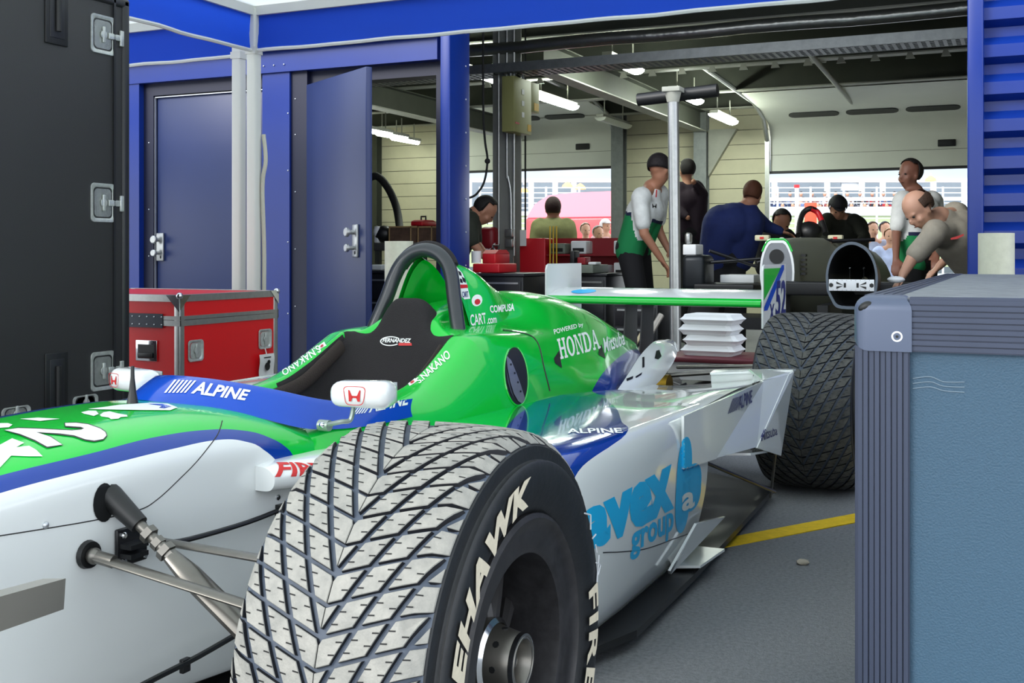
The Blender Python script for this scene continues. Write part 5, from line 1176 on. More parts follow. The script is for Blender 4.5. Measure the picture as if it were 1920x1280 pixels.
g = MB().m(BLACKR); g.tube(curve([V((wc(906, 60, 8.6).x, wc(906, 60, 8.6).y, 3.49)), wc(906, 180, 8.6), wc(909, 260, 8.6), wc(914, 300, 8.6), wc(908, 340, 8.6), wc(895, 362, 8.6), wc(882, 370, 8.6), wc(866, 372, 8.6)], 6), .009, 8); g.ell(wc(914, 302, 8.6), .022, 10, 8); tag(g.build('hanging_cable'), 'black cable hanging in a loop beside the blue column', 'cable')
g = MB().m(BLACKR); g.tube([V((wc(985, 255, 10.3).x, wc(985, 255, 10.3).y, 3.49)), wc(985, 470, 10.3)], .009, 8); tag(g.build('hanging_cable'), 'straight dark cable hanging just right of the grey column', 'cable')
# red rack and bins in the middle
pbox('red_drum', 'red machine with white lettering behind the dark green shirted man', 'machine', 895, 425, 932, 470, 9.9, .35, REDD, .05)
o = bpy.data.objects['red_drum']; p = wc(913, 462, 9.88)
decal('lettering', text_bm('TEX', .02), [p+V((-.09, 0, -.03)), p+V((.09, 0, -.03)), p+V((.09, 0, .03)), p+V((-.09, 0, .03))], M_DECW, o, None, off=.003)
def rack():
    a = wc(974, 512, 9.6); t = thing('storage_rack', 'red storage rack with white part bins, in front of the olive-jacket man', 'rack', (a.x, a.y, 0)); L = 1.05
    g = MB().m(REDP); g.box((0, 0, 0), (.24, .4, 1.05), .01); g.build('end_cabinet', t)
    g = MB().m(REDD); g.box((.25, .15, .6), (L, .18, 1.05)); g.box((.25, 0, .72), (L, .3, .735)); g.box((.25, 0, .9), (L, .3, .915)); g.build('shelf', t)
    for i in range(4):
        for z in (.735, .915):
            if (i+int(z*10)) % 4 == 3: continue
            g = MB().m(WHITEP if (i+z > 1) else GREYT); x = .28+i*.19; g.box((x, .0, z), (x+.14, .2, z+.09+.02*(i % 2)), .012); g.m(BLACK); g.box((x+.02, -.004, z+.02), (x+.12, .0, z+.05)); g.build('part_bin', t)
    g = MB().m(mat('yellow_tool', 'd8b020', .5))
    for x in (.30, .33, .36): g.tube([(x, -.04, .75), (x, -.04, 1.15)], .006, 6)
    g.box((.29, -.05, .70), (.37, -.02, .75)); g.build('yellow_rods', t)
rack()
pbox('paper_sheet', 'white notice fixed to the red cabinet beside the grey column', 'notice', 975, 431, 989, 461, 9.55, .004, mat('paper', 'dcdcd8', .8), 0)
pbox('worktop_tray', 'grey-green tray on the black drawer cabinet, left of the bending man', 'tray', 1052, 496, 1122, 512, 8.55, .35, GREYT)
for i, (u, v, w_, h_, m, nm, lb) in enumerate(((1068, 496, 10, 26, BLACK, 'bottle_jack', 'black bottle-shaped tool standing on the grey-green tray'), (1082, 496, 18, 14, REDD, 'parts_box', 'dark red parts box standing on the grey-green tray'), (1102, 496, 18, 5, WHITEP, 'paper_pile', 'white papers lying at the right end of the grey-green tray'))):
    pbox(nm, lb, nm.split('_')[-1], u, v-h_, u+w_, v, 8.5, .12, m)
for u, v, lb in ((1052, 452, 'pale green sack behind the grey tray, left one'), (1075, 458, 'pale green sack behind the grey tray, right one')):
    g = MB().m(mat('sack_green', '7c8468', .8)); p = wc(u, v, 9.75); p.z = .985; g.ell(p, (.085, .07, .055), 14, 8); tag(g.build('cloth_bundle'), lb, 'bundle', None)
# right: cream boxes, red cabinet between pole and blue jacket
pbox('storage_box', 'cream flat box lying on the red cabinet right of the steel pole', 'box', 1276, 411, 1322, 433, 12.2, .4, mat('box_cream', 'bdb488', .6, noise=.1, nscale=10))
cab(1276, 1345, 433, 12.2, .5, '8c1824', 'dark red cabinet right of the steel pole, under the cream box', 'tool_cabinet', 'cabinet')
pbox('parts_box', 'white parts box in front of the dark red cabinet', 'box', 1280, 458, 1308, 478, 7.9, .2, WHITEP)
pbox('metal_can', 'silver can in front of the dark red cabinet, above the white box', 'can', 1283, 436, 1296, 458, 7.95, .07, ALU, .02)
g = MB().m(mat('silver_bench', 'b4b8b4', .45)); 
pbox('work_stand', 'pale tray on the dark stand left of the second car', 'tray', 1350, 515, 1420, 530, 7.9, .3, mat('tray_pale', 'c8cccc', .5), .006)
pbox('dark_engine', 'dark engine part behind the steel pole, by the second car', 'engine part', 1277, 478, 1326, 545, 7.8, .3, mat('engine_dark', '22262a', .4, .4), .04)
pbox('bench', 'long dark bench under the second car nose, behind the wing plate', 'bench', 1300, 532, 1425, 545, 7.6, .5, BLACK, .01)
# ================================================================= the second racing car inside (stripped, facing us)
def second_car():
    # axis parallel to Y, nose towards the camera
    c = wc(1500, 475, 8.3); t = thing('racing_car', 'second racing car without its nose, standing dark inside the garage', 'racing car', (c.x, c.y, 0))
    def L(u, v, d): return wc(u, v, d)-V((c.x, c.y, 0))
    fr = L(1457, 500, 7.3)
    cx0 = fr.x; y0 = fr.y
    g = MB().m(mat('second_tub_grey', 'a8aca4', .4)); z0, z1 = .62, L(1457, 452, 7.3).z
    def sec(y, w, zb, zt, cx): return [V((cx+w*cos(a)*(1 if abs(cos(a)) < .8 else 1), y, (zb+zt)/2+(zt-zb)/2*max(-1, min(1, 1.12*sin(a))))) for a in [2*pi*k/32 for k in range(32)]]
    g = MB().m(mat('second_tub_olive', '75786a', .45)); g.grid([sec(y0, .105, .6, z1, cx0), sec(y0+.25, .13, .52, z1+.02, cx0+.02), sec(y0+.6, .19, .42, z1+.03, cx0+.08), sec(y0+1.2, .26, .35, z1+.02, cx0+.16), sec(y0+2.0, .3, .3, z1-.05, cx0+.22)], closed=True); tb = g.build('monocoque', t)
    g = MB().m(M_WH); A = sec(y0-.004, .112, .59, z1+.008, cx0); B_ = sec(y0-.004, .098, .605, z1-.012, cx0); g.grid([A, B_], closed=True); g.grid([A, [p+V((0, .03, 0)) for p in A]], closed=True); g.build('bulkhead_rim', t)
    g = MB().m(M_GR); q = sec(y0+.0, .115, .59, z1+.012, cx0); g.tube([p for p in q[3:14]], .008, 8); g.build('green_edge', t)
    g = MB().m(mat('bulkhead_grey', '8a8e92', .5)); g.raw(sec(y0-.001, .1, .6, z1-.01, cx0), [list(range(32))]); g.m(BLACK); g.lathe([(-.006, 0), (-.006, .048)], (cx0-.002, y0, z1-.10), 'y', 24); g.build('bulkhead_plate', t)
    g = MB().m(BLACK)
    for k in range(5): g.box((cx0+.135, y0+.10, .78+k*.03), (cx0+.165, y0+.16, .795+k*.03))
    g.build('cooling_slot', t)
    # cockpit, hoop, mirrors, suspension
    hp = [L(1497, 440, 8.6), L(1500, 415, 8.7), L(1507, 398, 8.75), L(1520, 391, 8.75), L(1533, 398, 8.75), L(1541, 415, 8.7), L(1548, 438, 8.6)]
    g = MB().m(BLACK); g.tube(curve(hp, 5), .022, 12); g.m(REDP); g.tube(curve(hp[3:6], 4), .0225, 12); g.build('roll_hoop', t)
    g = MB().m(BLACK); g.ell(L(1517, 436, 8.7), (.10, .12, .09), 14, 8); g.build('headrest', t)
    for u, lb in ((1430, 1), (1567, 2)):
        p = L(u, 446, 8.0); g = MB().m(mat('mirror_cream', 'c8c4a4', .5)); g.box(p-V((.052, .03, .021)), p+V((.052, .03, .021)), .01); mo = g.build('mirror', t); g = MB().m(M_DECR); g.box(p-V((.014, .034, .008)), p-V((-.014, .031, -.008))); g.build('mirror_badge', mo)
        g = MB().m(M_CARB); g.tube([p, L(1498 + (u-1498)*.3, 462, 7.9)], .008, 8); g.build('mirror_stalk', t)
    g = MB().m(WHITEP)
    for u, v in ((1466, 450), (1478, 452), (1492, 453), (1505, 460)): g.ell(L(u, v, 7.7), (.025, .02, .02), 10, 6)
    g.build('damper_cap', t)
    for pts, r in (([(1475, 455), (1530, 475)], .012), ([(1490, 470), (1420, 492)], .013), ([(1425, 485), (1330, 492)], .012), ([(1420, 500), (1330, 470)], .012), ([(1500, 446), (1580, 452)], .010), ([(1560, 452), (1640, 449)], .014)):
        g = MB().m(M_CARB); g.tube([L(u, v, 7.9) for u, v in pts], r, 8); g.build('suspension_arm', t)
    g = MB().m(BLACKR); p = L(1338, 500, 8.0); g.lathe([(-.13, .1), (-.13, .29), (-.1, .32), (.1, .32), (.13, .29), (.13, .1)], (p.x, p.y, .33), 'x', 40); g.build('tyre', t)
    p = L(1668, 505, 7.9); g = MB().m(BLACKR); g.lathe([(-.13, .1), (-.13, .29), (-.1, .32), (.1, .32), (.13, .29), (.13, .1)], (p.x+.05, p.y, .33), 'x', 40); g.build('tyre', t)
    g = MB().m(M_CARB); a = L(1300, 536, 7.6); b = L(1700, 536, 7.0); g.box((cx0-.35, y0-.02, .42), (cx0+.9, y0+.5, .50)); g.build('under_tray', t)
    for x in (cx0-.1, cx0+.3): g = MB().m(DKSTEEL); g.box((x-.03, y0+.2, 0), (x+.03, y0+.26, .45)); g.build('stand_leg', t)
    return t
second_car()
def nose_cone():
    c = wc(1597, 515, 6.35); t = thing('nose_cone', 'black hollow nose cone with a white crash bracket, behind the rear tyre', 'nose cone', (c.x, c.y, 0)); s = 6.35/FPX
    zc = c.z
    def outl(k, y, dz=0): 
        P = [(-.44, -.46), (-.46, 0), (-.40, .42), (-.28, .72), (-.12, .88), (.0, .92), (.12, .88), (.28, .72), (.40, .42), (.46, 0), (.44, -.46), (.36, -.72), (.26, -.92), (0, -.96), (-.26, -.92), (-.36, -.72)]
        pts = [V((a*100*s*k, y, zc+dz+b*66*s*k)) for a, b in P]; pts.append(pts[0]); return curve(pts, 3)[:-1]
    g = MB().m(M_CARB); rows = [outl(1, 0), outl(1.0, .10, .0), outl(.93, .25, -.02), outl(.75, .40, -.03), outl(.45, .52, -.04), outl(.15, .58, -.05)]; g.grid(rows, closed=True); g.grid([outl(.94, .002), outl(.93, .12), outl(.87, .25, -.02), outl(.5, .47, -.04)], closed=True); g.build('shell', t)
    g = MB().m(mat('flange_slate', '5c6670', .45)); g.grid([outl(1.02, .0), outl(1.02, -.012), outl(.93, -.012), outl(.93, .0)], closed=True); g.build('rim', t)
    g = MB().m(WHITEP); za, zb = zc-.46*66*s, zc+.02*66*s-.03; w_ = .41*100*s; g.box((-w_, -.02, za), (w_, -.010, zb), .003); br = g.build('crash_bracket', t)
    g = MB().m(M_DECK); y = -.0215; h_ = zb-za
    def q(P): g.raw([V((a*w_, y, za+b*h_)) for a, b in P], [list(range(len(P)))])
    for sg in (1, -1):
        q([(sg*.35, .5), (sg*.66, .82), (sg*.66, .62)]); q([(sg*.35, .45), (sg*.66, .38), (sg*.66, .15)]); q([(sg*.9, .3), (sg*.8, .4), (sg*.8, .6), (sg*.9, .7), (sg*.98, .6), (sg*.98, .4)])
        for (a, b) in ((.28, .5),): q([(sg*a-.05, b-.2), (sg*a+.05, b-.2), (sg*a+.05, b+.2), (sg*a-.05, b+.2)])
    for i in range(9): a = -.8+i*.2; q([(a-.012, .9), (a+.012, .9), (a+.012, .94), (a-.012, .94)]); q([(a-.012, .06), (a+.012, .06), (a+.012, .10), (a-.012, .10)])
    g.build('bracket_holes', br)
    g = MB().m(BLACK); zt_ = zc-.7; g.box((-.2, .05, 0), (-.14, .6, zc-.9*66*s)); g.build('stand_leg', t); g = MB().m(BLACK); g.box((.14, .05, 0), (.2, .6, zc-.9*66*s)); g.build('stand_leg', t)
    g = MB().m(CHROME)
    for x in (-.045, .035): g.tube([(x, .25, zc+.03), (x, .25, zc-.06)], .003, 6); g.ell((x, .25, zc+.035), .010, 8, 6)
    g.build('bolt', t)
nose_cone()
g = MB().m(BLACK); a = wc(1460, 528, 7.0); b = wc(1560, 528, 7.0); g.box((a.x-.05, a.y, .66), (b.x+.6, a.y+.22, a.z), .01); tag(g.build('workbench'), 'long black workbench behind the rear tyre, under the nose cone', 'workbench')
wbo = bpy.data.objects['workbench']
for x in (a.x, b.x+.5):
    for y in (a.y+.01, a.y+.16): g = MB().m(BLACK); g.box((x, y, 0), (x+.04, y+.04, .665)); g.build('leg', wbo)
# ================================================================= people
def head(mb, c, F, U, s=1.0):
    F = F.normalized(); U = (U-F*U.dot(F)).normalized(); S = F.cross(U); R = Matrix((S, F, U)).transposed()
    def P(x, y, z): return c+(R @ V((x, y, z)))*s
    mb.ell(P(0, -.012, .03), (.074*s, .093*s, .088*s), 20, 14, R); mb.ell(P(0, .012, -.035), (.060*s, .070*s, .075*s), 18, 12, R); mb.ell(P(0, .03, -.085), (.034*s, .036*s, .028*s), 12, 8, R)
    mb.ell(P(0, .088, -.022), (.013*s, .020*s, .022*s), 10, 8, R); mb.ell(P(0, .070, .012), (.05*s, .018*s, .012*s), 12, 8, R); mb.ell(P(0, .072, -.06), (.026*s, .014*s, .012*s), 10, 6, R)
    for x in (-1, 1): mb.ell(P(x*.073, -.005, -.015), (.010*s, .018*s, .03*s), 8, 8, R); mb.ell(P(x*.042, .055, -.035), (.02*s, .022*s, .022*s), 10, 8, R)
    return P, R
def capsule3(mb, a, b, ra, rb, n=14):
    a, b = V(a), V(b); mb.ell(a, ra, n, 8); mb.ell(b, rb, n, 8)
    if (b-a).length > 1e-4: mb.tube([a, b], [ra, rb], n)
def hand(mb, w, d, side, s=1.0, curl=.5):
    """palm and five fingers from the wrist w along d"""
    d = d.normalized(); n = d.cross(V((0, 0, 1))); n = n.normalized() if n.length > .1 else V((1, 0, 0)); k = n.cross(d).normalized()
    p1 = w+d*.085*s
    for t in (-.026, -.009, .009, .026): capsule3(mb, w+n*t*.6*s, p1+n*t*s, .014*s, .012*s, 8)
    for i, (t, l) in enumerate(((-.030, .062), (-.010, .074), (.010, .070), (.029, .055))):
        a = p1+n*t*s; b = a+(d*(1-curl*.3)-k*curl*.5).normalized()*l*.55*s; c = b+(d*(1-curl)-k*curl).normalized()*l*.5*s; capsule3(mb, a, b, .0095*s, .0085*s, 8); capsule3(mb, b, c, .0085*s, .0072*s, 8)
    a = w+n*(-.024*side)*s+d*.02*s; b = a+(d*.6-n*side*.8).normalized()*.045*s; capsule3(mb, a, b, .013*s, .010*s, 8); capsule3(mb, b, b+d*.03*s, .010*s, .008*s, 8)
def tomesh(me, name, m, parent, origin):
    me.name = name; me.materials.clear(); me.materials.append(m); me.transform(Matrix.Translation(-origin))
    for p in me.polygons: p.material_index = 0; p.use_smooth = True
    o = bpy.data.objects.new(name, me); COL.objects.link(o); o.parent = parent; return o
SKIN = mat('skin_warm', 'b07c62', .55); SKIN2 = mat('skin_pale', 'c8987e', .5)
def person(label, J, face, up=(0, 0, 1), skin=SKIN, shirt='5c6048', pants='16171a', hair='1c1612', cap=None, vox=.011, sleeve=.45, bald=False, headr=1.0, group=None, tor=1.0, trim=None, shirt2=None, hands=True):
    """J: world joints. hd nk ch pv ; ls le lw rs re rw ; lk la rk ra"""
    J = {k: V(v) for k, v in J.items()}; U = V(up); F = V(face)
    base = V((J['pv'].x, J['pv'].y, 0)); t = thing('person', label, 'person', base, 0, group)
    b = MB().m(skin); P, R = head(b, J['hd'], F, U, headr)
    capsule3(b, J['hd']-U.normalized()*.07, J['nk'], .050, .056); capsule3(b, J['nk'], J['ch'], .07, .10); capsule3(b, J['ch'], J['pv'], .10, .10)
    for s in 'lr':
        capsule3(b, J[s+'s'], J[s+'e'], .046, .038); capsule3(b, J[s+'e'], J[s+'w'], .039, .026); capsule3(b, J['nk'], J[s+'s'], .05, .05)
        if hands: hand(b, J[s+'w'], J[s+'w']-J[s+'e'], 1 if s == 'l' else -1, 1.0)
        else: b.ell(J[s+'w'], .03, 10, 8)
        hip = J['pv']+(J[s+'s']-(J['ls']+J['rs'])/2)*.45; capsule3(b, hip, J[s+'k'], .075, .052); capsule3(b, J[s+'k'], J[s+'a'], .052, .035)
    body = tomesh(remesh(b, vox), 'body', skin, t, base)
    g = MB(); S = MB().m(skin)
    side = (J['ls']-J['rs']).normalized()*.075*tor
    for a in (-1, 1): capsule3(S, J['ch']+side*a, J['pv']+side*a*.9, .125*tor, .115*tor)
    capsule3(S, J['nk']-(J['nk']-J['ch'])*.25, J['ch'], .085, .14*tor); 
    for s in 'lr':
        capsule3(S, J[s+'s']*.85+J['nk']*.15, J[s+'s'], .08, .072); capsule3(S, J['ch'], J[s+'s'], .10*tor, .07); e = J[s+'s'].lerp(J[s+'e'], min(1, sleeve*2)) if sleeve < .5 else J[s+'e']; capsule3(S, J[s+'s'], e, .070, .060)
        if sleeve >= .5: capsule3(S, J[s+'e'], J[s+'e'].lerp(J[s+'w'], (sleeve-.5)*2), .058, .040)
    so = tomesh(remesh(S, vox*1.15), 'shirt', mat('cloth_'+shirt, shirt, .85, noise=.14, nscale=9, bump=.35, bscale=14), t, base)
    if shirt2:
        so.data.materials.append(mat('cloth_'+shirt2[0], shirt2[0], .85)); so.data.materials.append(mat('cloth_navy_piping', '141c40', .8))
        ax = (J['nk']-J['pv']); L_ = ax.length; ax.normalize()
        for p in so.data.polygons:
            c = p.center+base; h = (c-J['pv']).dot(ax)/L_; dist = min((c-J[s+'s'].lerp(J[s+'e'], k/6)).length for s in 'lr' for k in range(1, 7))
            if dist > .085 and h < shirt2[1]: p.material_index = 2 if h > shirt2[1]-.05 else 1
    T_ = MB().m(skin)
    capsule3(T_, J['pv']+side*.85+V((0, 0, .02)), J['pv']-side*.85+V((0, 0, .02)), .118*tor, .118*tor)
    for s in 'lr':
        hip = J['pv']+(J[s+'s']-(J['ls']+J['rs'])/2)*.42; capsule3(T_, hip, J[s+'k'], .10, .072); capsule3(T_, J[s+'k'], J[s+'a'], .072, .06)
    tomesh(remesh(T_, vox*1.2), 'trousers', mat('cloth_'+pants, pants, .85, bump=.3, bscale=12), t, base)
    for s in 'lr': 
        g = MB().m(BLACK); f = V((F.x, F.y, 0)); f = f.normalized() if f.length > .05 else V((0, -1, 0)); a = J[s+'a']; a = V((a.x, a.y, .045))-base; g.tube([a-f*.06, a, a+f*.08, a+f*.17], [.038, .045, .042, .028], 12, flat=(1, .9)); g.build('shoe', t)
    # hair / cap
    U2 = (U-F*(U.dot(F)/F.length_squared)).normalized()
    bmh = bmesh.new(); bmesh.ops.create_uvsphere(bmh, u_segments=24, v_segments=16, radius=1)
    for v in list(bmh.verts):
        x, y, z = v.co
        if bald: cut = (z < -.25 and y > -.1) or z < -.62 or y > .35 or (z > .42 and y > -.75)
        elif cap: cut = z < (.02 if y > .3 else -.55)
        else: cut = z < -.80 or (y > .15 and z < .46) or (y > .5 and z < .72)
        v.co = V((x*(.083 if not cap else .087)*headr, (y*.103-.014)*headr, (z*.100+.030)*headr)); v.select = cut
    bmesh.ops.delete(bmh, geom=[v for v in bmh.verts if v.select], context='VERTS')
    for v in bmh.verts: v.co = J['hd']+R @ v.co-base
    r_ = bmesh.ops.solidify(bmh, geom=bmh.faces[:], thickness=.006)
    me = bpy.data.meshes.new('hair'); bmh.to_mesh(me); bmh.free()
    for p in me.polygons: p.use_smooth = True
    me.materials.append(mat('hair_'+(cap or hair), cap or hair, .7, bump=.5, bscale=120)); ho = bpy.data.objects.new('cap' if cap else 'hair', me); COL.objects.link(ho); ho.parent = t
    if cap:
        g = MB().m(mat('hair_'+cap, cap, .7)); g.M = Matrix.Translation(-base); rows = []
        for i in range(7):
            a = pi*(.12+.76*i/6); rows.append([P(.078*cos(a), .07*sin(a)+.01, .055), P(.070*cos(a), .07*sin(a)+.055*(sin(a)), .045)])
        g.grid(rows); g.grid([[p+V((0, 0, .004)) for p in r] for r in rows]); g.build('cap_peak', ho)
    g = MB().m(BLACK); g.M = Matrix.Translation(-base)
    for x in (-.030, .030): g.ell(P(x, .076, .0), (.011*headr, .006, .006*headr), 8, 6, R)
    g.m(mat('lip_brown', '7a4438', .6)); g.ell(P(0, .084, -.062), (.020*headr, .004, .004*headr), 10, 6, R); g.build('face_features', body)
    return t
def G(p, z): return V((p[0], p[1], z))
W = wc
cam_right, fwd = CR, CF
# man bending by the pole, white and green team shirt
d = 8.6
person('man in white and green team shirt and black cap bending beside the steel pole', dict(
    hd=W(1237, 318, d), nk=W(1222, 352, d+.05), ch=W(1212, 395, d+.05), pv=W(1188, 468, d+.1), ls=W(1200, 372, d-.12), le=W(1208, 438, d-.15), lw=W(1240, 486, d-.12), rs=W(1238, 365, d+.2), re=W(1234, 430, d+.22), rw=W(1254, 470, d+.15),
    lk=G(W(1200, 560, d-.05), .50), la=G(W(1185, 640, d-.02), .08), rk=G(W(1212, 560, d+.2), .50), ra=G(W(1205, 640, d+.3), .08)), CR*.75+CF*.75+V((0, 0, -.25)), (-.1, 0, 1), shirt='dce0de', shirt2=('128048', .55), cap='1a1418', pants='121216', sleeve=.36)
mo = [o for o in bpy.data.objects if 'bending beside the steel pole' in o.get('label', '')][0]; sh_ = [c for c in mo.children if c.name.startswith('shirt')][0]; bs = bvh_of(sh_)
for nm, shp, (u, v), (du, dv), mm in (('sleeve_mark', HB(), (1226, 386), (4, 4), M_DECK), ('sleeve_mark', poly_bm([[(0, 0), (.6, 0), (1, 1), (.3, 1)]]), (1230, 363), (1.6, 7), M_DECR)):
    C = []; Nn = V()
    for a, b in ((-1, 1), (1, 1), (1, -1), (-1, -1)):
        r_ = ray(u+a*du, v+b*dv).normalized(); q = bs.ray_cast(V((0, 0, CH))-mo.location, r_, 30)
        if q[0] is not None: C.append(q[0]); Nn -= r_
    if len(C) == 4: decal(nm, shp, C, mm, sh_, None, off=.006, Nh=Nn.normalized())
# dark jacket person behind the pole
d = 11.6
person('person in a dark jacket standing beyond the steel pole against the cream wall', dict(
    hd=W(1288, 320, d), nk=W(1290, 348, d), ch=W(1292, 375, d), pv=W(1290, 440, d), ls=W(1274, 355, d), le=W(1272, 392, d-.1), lw=W(1290, 408, d-.2), rs=W(1308, 352, d), re=W(1318, 365, d-.05), rw=W(1300, 340, d-.2),
    lk=G(W(1284, 470, d), .5), la=G(W(1284, 520, d), .08), rk=G(W(1298, 470, d), .5), ra=G(W(1298, 520, d), .08)), CR*-.3+CF, (0, 0, 1), shirt='2a1c28', pants='18181c', hair='1a1414', vox=.014, sleeve=.9, hands=False)
# blue jacket man bending over the second car
d = 9.6
person('ginger-haired man in a navy blue jacket leaning over the second car, seen from behind', dict(
    hd=W(1411, 366, d), nk=W(1398, 388, d), ch=W(1375, 420, d), pv=W(1362, 482, d+.1), ls=W(1342, 402, d), le=W(1342, 446, d+.15), lw=W(1378, 436, d+.35), rs=W(1408, 398, d), re=W(1436, 424, d+.1), rw=W(1466, 434, d+.1),
    lk=G(W(1350, 540, d), .5), la=G(W(1350, 560, d), .08), rk=G(W(1385, 540, d), .5), ra=G(W(1385, 560, d), .08)), CF+CR*.5+V((0, 0, -.35)), (.1, 0, 1), shirt='1c2c66', pants='15161a', hair='5c3420', vox=.013, sleeve=.95, tor=1.35)
# crouching head next to him
d = 10.3
person('person crouching low behind the second car, only dark hair and shoulders showing', dict(
    hd=W(1466, 417, d), nk=W(1462, 436, d), ch=W(1458, 455, d), pv=W(1452, 500, d), ls=W(1444, 442, d), le=W(1440, 470, d), lw=W(1450, 485, d-.2), rs=W(1476, 444, d), re=W(1482, 470, d), rw=W(1474, 480, d-.2),
    lk=G(W(1445, 520, d-.4), .5), la=G(W(1445, 560, d), .08), rk=G(W(1465, 520, d-.4), .5), ra=G(W(1465, 560, d), .08)), CF*-1+V((0, 0, -.6)), (0, 0, 1), shirt='1a1a20', hair='141010', vox=.015, hands=False, sleeve=.9)
# dark man with cap behind the hoop
d = 11.0
person('man in dark clothes and dark cap bending forward beyond the second car roll hoop', dict(
    hd=W(1571, 390, d), nk=W(1572, 405, d+.08), ch=W(1585, 428, d+.15), pv=W(1590, 470, d+.4), ls=W(1548, 414, d), le=W(1541, 440, d-.1), lw=W(1556, 458, d-.25), rs=W(1606, 416, d), re=W(1622, 446, d-.1), rw=W(1604, 460, d-.25),
    lk=G(W(1570, 520, d), .5), la=G(W(1570, 560, d+.2), .08), rk=G(W(1602, 520, d), .5), ra=G(W(1602, 560, d+.2), .08)), CF*-1+V((0, 0, -.75))+CR*-.1, (0, 0, 1), shirt='22241c', pants='141414', cap='16161e', vox=.014, hands=False, sleeve=.9, tor=1.15)
# standing man, white and green shirt, at the right
d = 8.7
person('dark-haired man in white and green shirt standing behind the bald man', dict(
    hd=W(1705, 327, d), nk=W(1715, 360, d), ch=W(1720, 395, d), pv=W(1722, 490, d), ls=W(1690, 378, d-.1), le=W(1681, 435, d-.12), lw=W(1680, 485, d-.25), rs=W(1752, 378, d+.1), re=W(1760, 435, d+.1), rw=W(1755, 480, d-.1),
    lk=G(W(1710, 560, d), .5), la=G(W(1710, 600, d), .08), rk=G(W(1735, 560, d), .5), ra=G(W(1735, 600, d), .08)), CR*-.85-CF*.45, (0, 0, 1), skin=mat('skin_dark', '7e5444', .55), shirt='d4d8d6', shirt2=('128048', .42), hair='120e0c', vox=.012, sleeve=.4)
# bald man
d = 6.75
person('balding man in a beige team shirt bending forward, a cloth under his hand', dict(
    hd=W(1722, 394, d-.1), nk=W(1762, 408, d), ch=W(1795, 440, d+.05), pv=W(1840, 500, d+.15), ls=W(1752, 440, d-.18), le=W(1712, 482, d-.2), lw=W(1692, 516, d-.2), rs=W(1795, 400, d+.2), re=W(1800, 460, d+.3), rw=W(1760, 500, d+.3),
    lk=G(W(1818, 600, d), .5), la=G(W(1850, 640, d+.1), .08), rk=G(W(1850, 600, d+.2), .5), ra=G(W(1870, 640, d+.4), .08)), CR*-.72-CF*.30+V((0, 0, -.62)), CR*-.45+V((0, 0, .8)), skin=SKIN2, shirt='9c9484', pants='17171a', hair='4a3628', bald=True, vox=.009, sleeve=.42, tor=1.05)
g = MB().m(WHITEP); p = W(1680, 524, 6.42); g.ell(p, (.05, .035, .02), 14, 8); tag(g.build('cloth'), 'white cloth under the hand of the balding man', 'cloth')
bo = [o for o in bpy.data.objects if o.name.startswith('person') and 'balding' in o.get('label', '')][0]
pm = W(1797, 448, 6.52)-bo.location
g = MB().m(M_DECR); decal('shirt_mark', poly_bm([[(0, .2), (.5, 0), (1, .5), (1, 1), (.6, .8), (0, .7)]]), [pm+V((-.04, -.03, -.008)), pm+V((.03, -.03, .008)), pm+V((.03, -.03, .030)), pm+V((-.04, -.03, .012))], M_DECR, bo, None, off=.002)
# left man bending between blue column and grey column
d = 9.0
person('dark-haired man in a dark green shirt bending between blue and grey columns', dict(
    hd=W(909, 396, d), nk=W(890, 402, d), ch=W(872, 425, d), pv=W(850, 480, d+.1), ls=W(880, 415, d-.15), le=W(886, 455, d-.2), lw=W(905, 480, d-.2), rs=W(886, 412, d+.2), re=W(892, 455, d+.2), rw=W(912, 478, d+.1),
    lk=G(W(858, 560, d), .5), la=G(W(845, 600, d), .08), rk=G(W(870, 560, d+.2), .5), ra=G(W(855, 600, d+.2), .08)), CR*.75+V((0, 0, -.65)), CR*.5+V((0, 0, .8)), shirt='2c3026', pants='16161a', hair='14100e', vox=.012, sleeve=.45)
# olive jacket man from behind
d = 11.2
person('man in an olive jacket seen from behind in front of the red van', dict(
    hd=W(1037, 392, d), nk=W(1037, 412, d), ch=W(1038, 438, d), pv=W(1038, 500, d), ls=W(1008, 424, d), le=W(1000, 470, d-.1), lw=W(1010, 500, d+.1), rs=W(1067, 424, d), re=W(1074, 470, d-.1), rw=W(1066, 500, d+.1),
    lk=G(W(1028, 530, d), .5), la=G(W(1028, 570, d), .08), rk=G(W(1050, 530, d), .5), ra=G(W(1050, 570, d), .08)), CF*1+CR*.1, (0, 0, 1), shirt='8a8c5c', pants='20201e', hair='2c1210', vox=.014, sleeve=.9, hands=False, tor=1.2)
# spectators just outside the garage, copies of shared figures with their own labels
def spect(label, u, v, d, shirt, hair, face, cap=None, skin=SKIN2):
    h = W(u, v, d); z = h.z; off = lambda dx, dz, dy=0: h+CR*dx+CF*dy+V((0, 0, dz))
    return person(label, dict(hd=h, nk=off(0, -.16), ch=off(0, -.36), pv=off(0, -.80), ls=off(-.19, -.22), le=off(-.23, -.52), lw=off(-.12, -.66, -.2), rs=off(.19, -.22), re=off(.23, -.52), rw=off(.12, -.66, -.2),
        lk=G(off(-.09, 0), max(.3, z-1.2)), la=G(off(-.09, 0), .08), rk=G(off(.09, 0), max(.3, z-1.2)), ra=G(off(.09, 0), .08)), face, shirt=shirt, hair=hair, cap=cap, skin=skin, vox=.017, sleeve=.9, hands=False, headr=1.0)
spect('woman spectator with pale hair at the left of the three beside the red van', 1098, 432, 17.6, 'c8a8b0', 'c0b09c', CR*.3-CF)
spect('grey-haired spectator in a dark blue jacket with sunglasses before the red van', 1122, 438, 16.9, '2c3450', 'b0a8a0', CR*.5-CF)
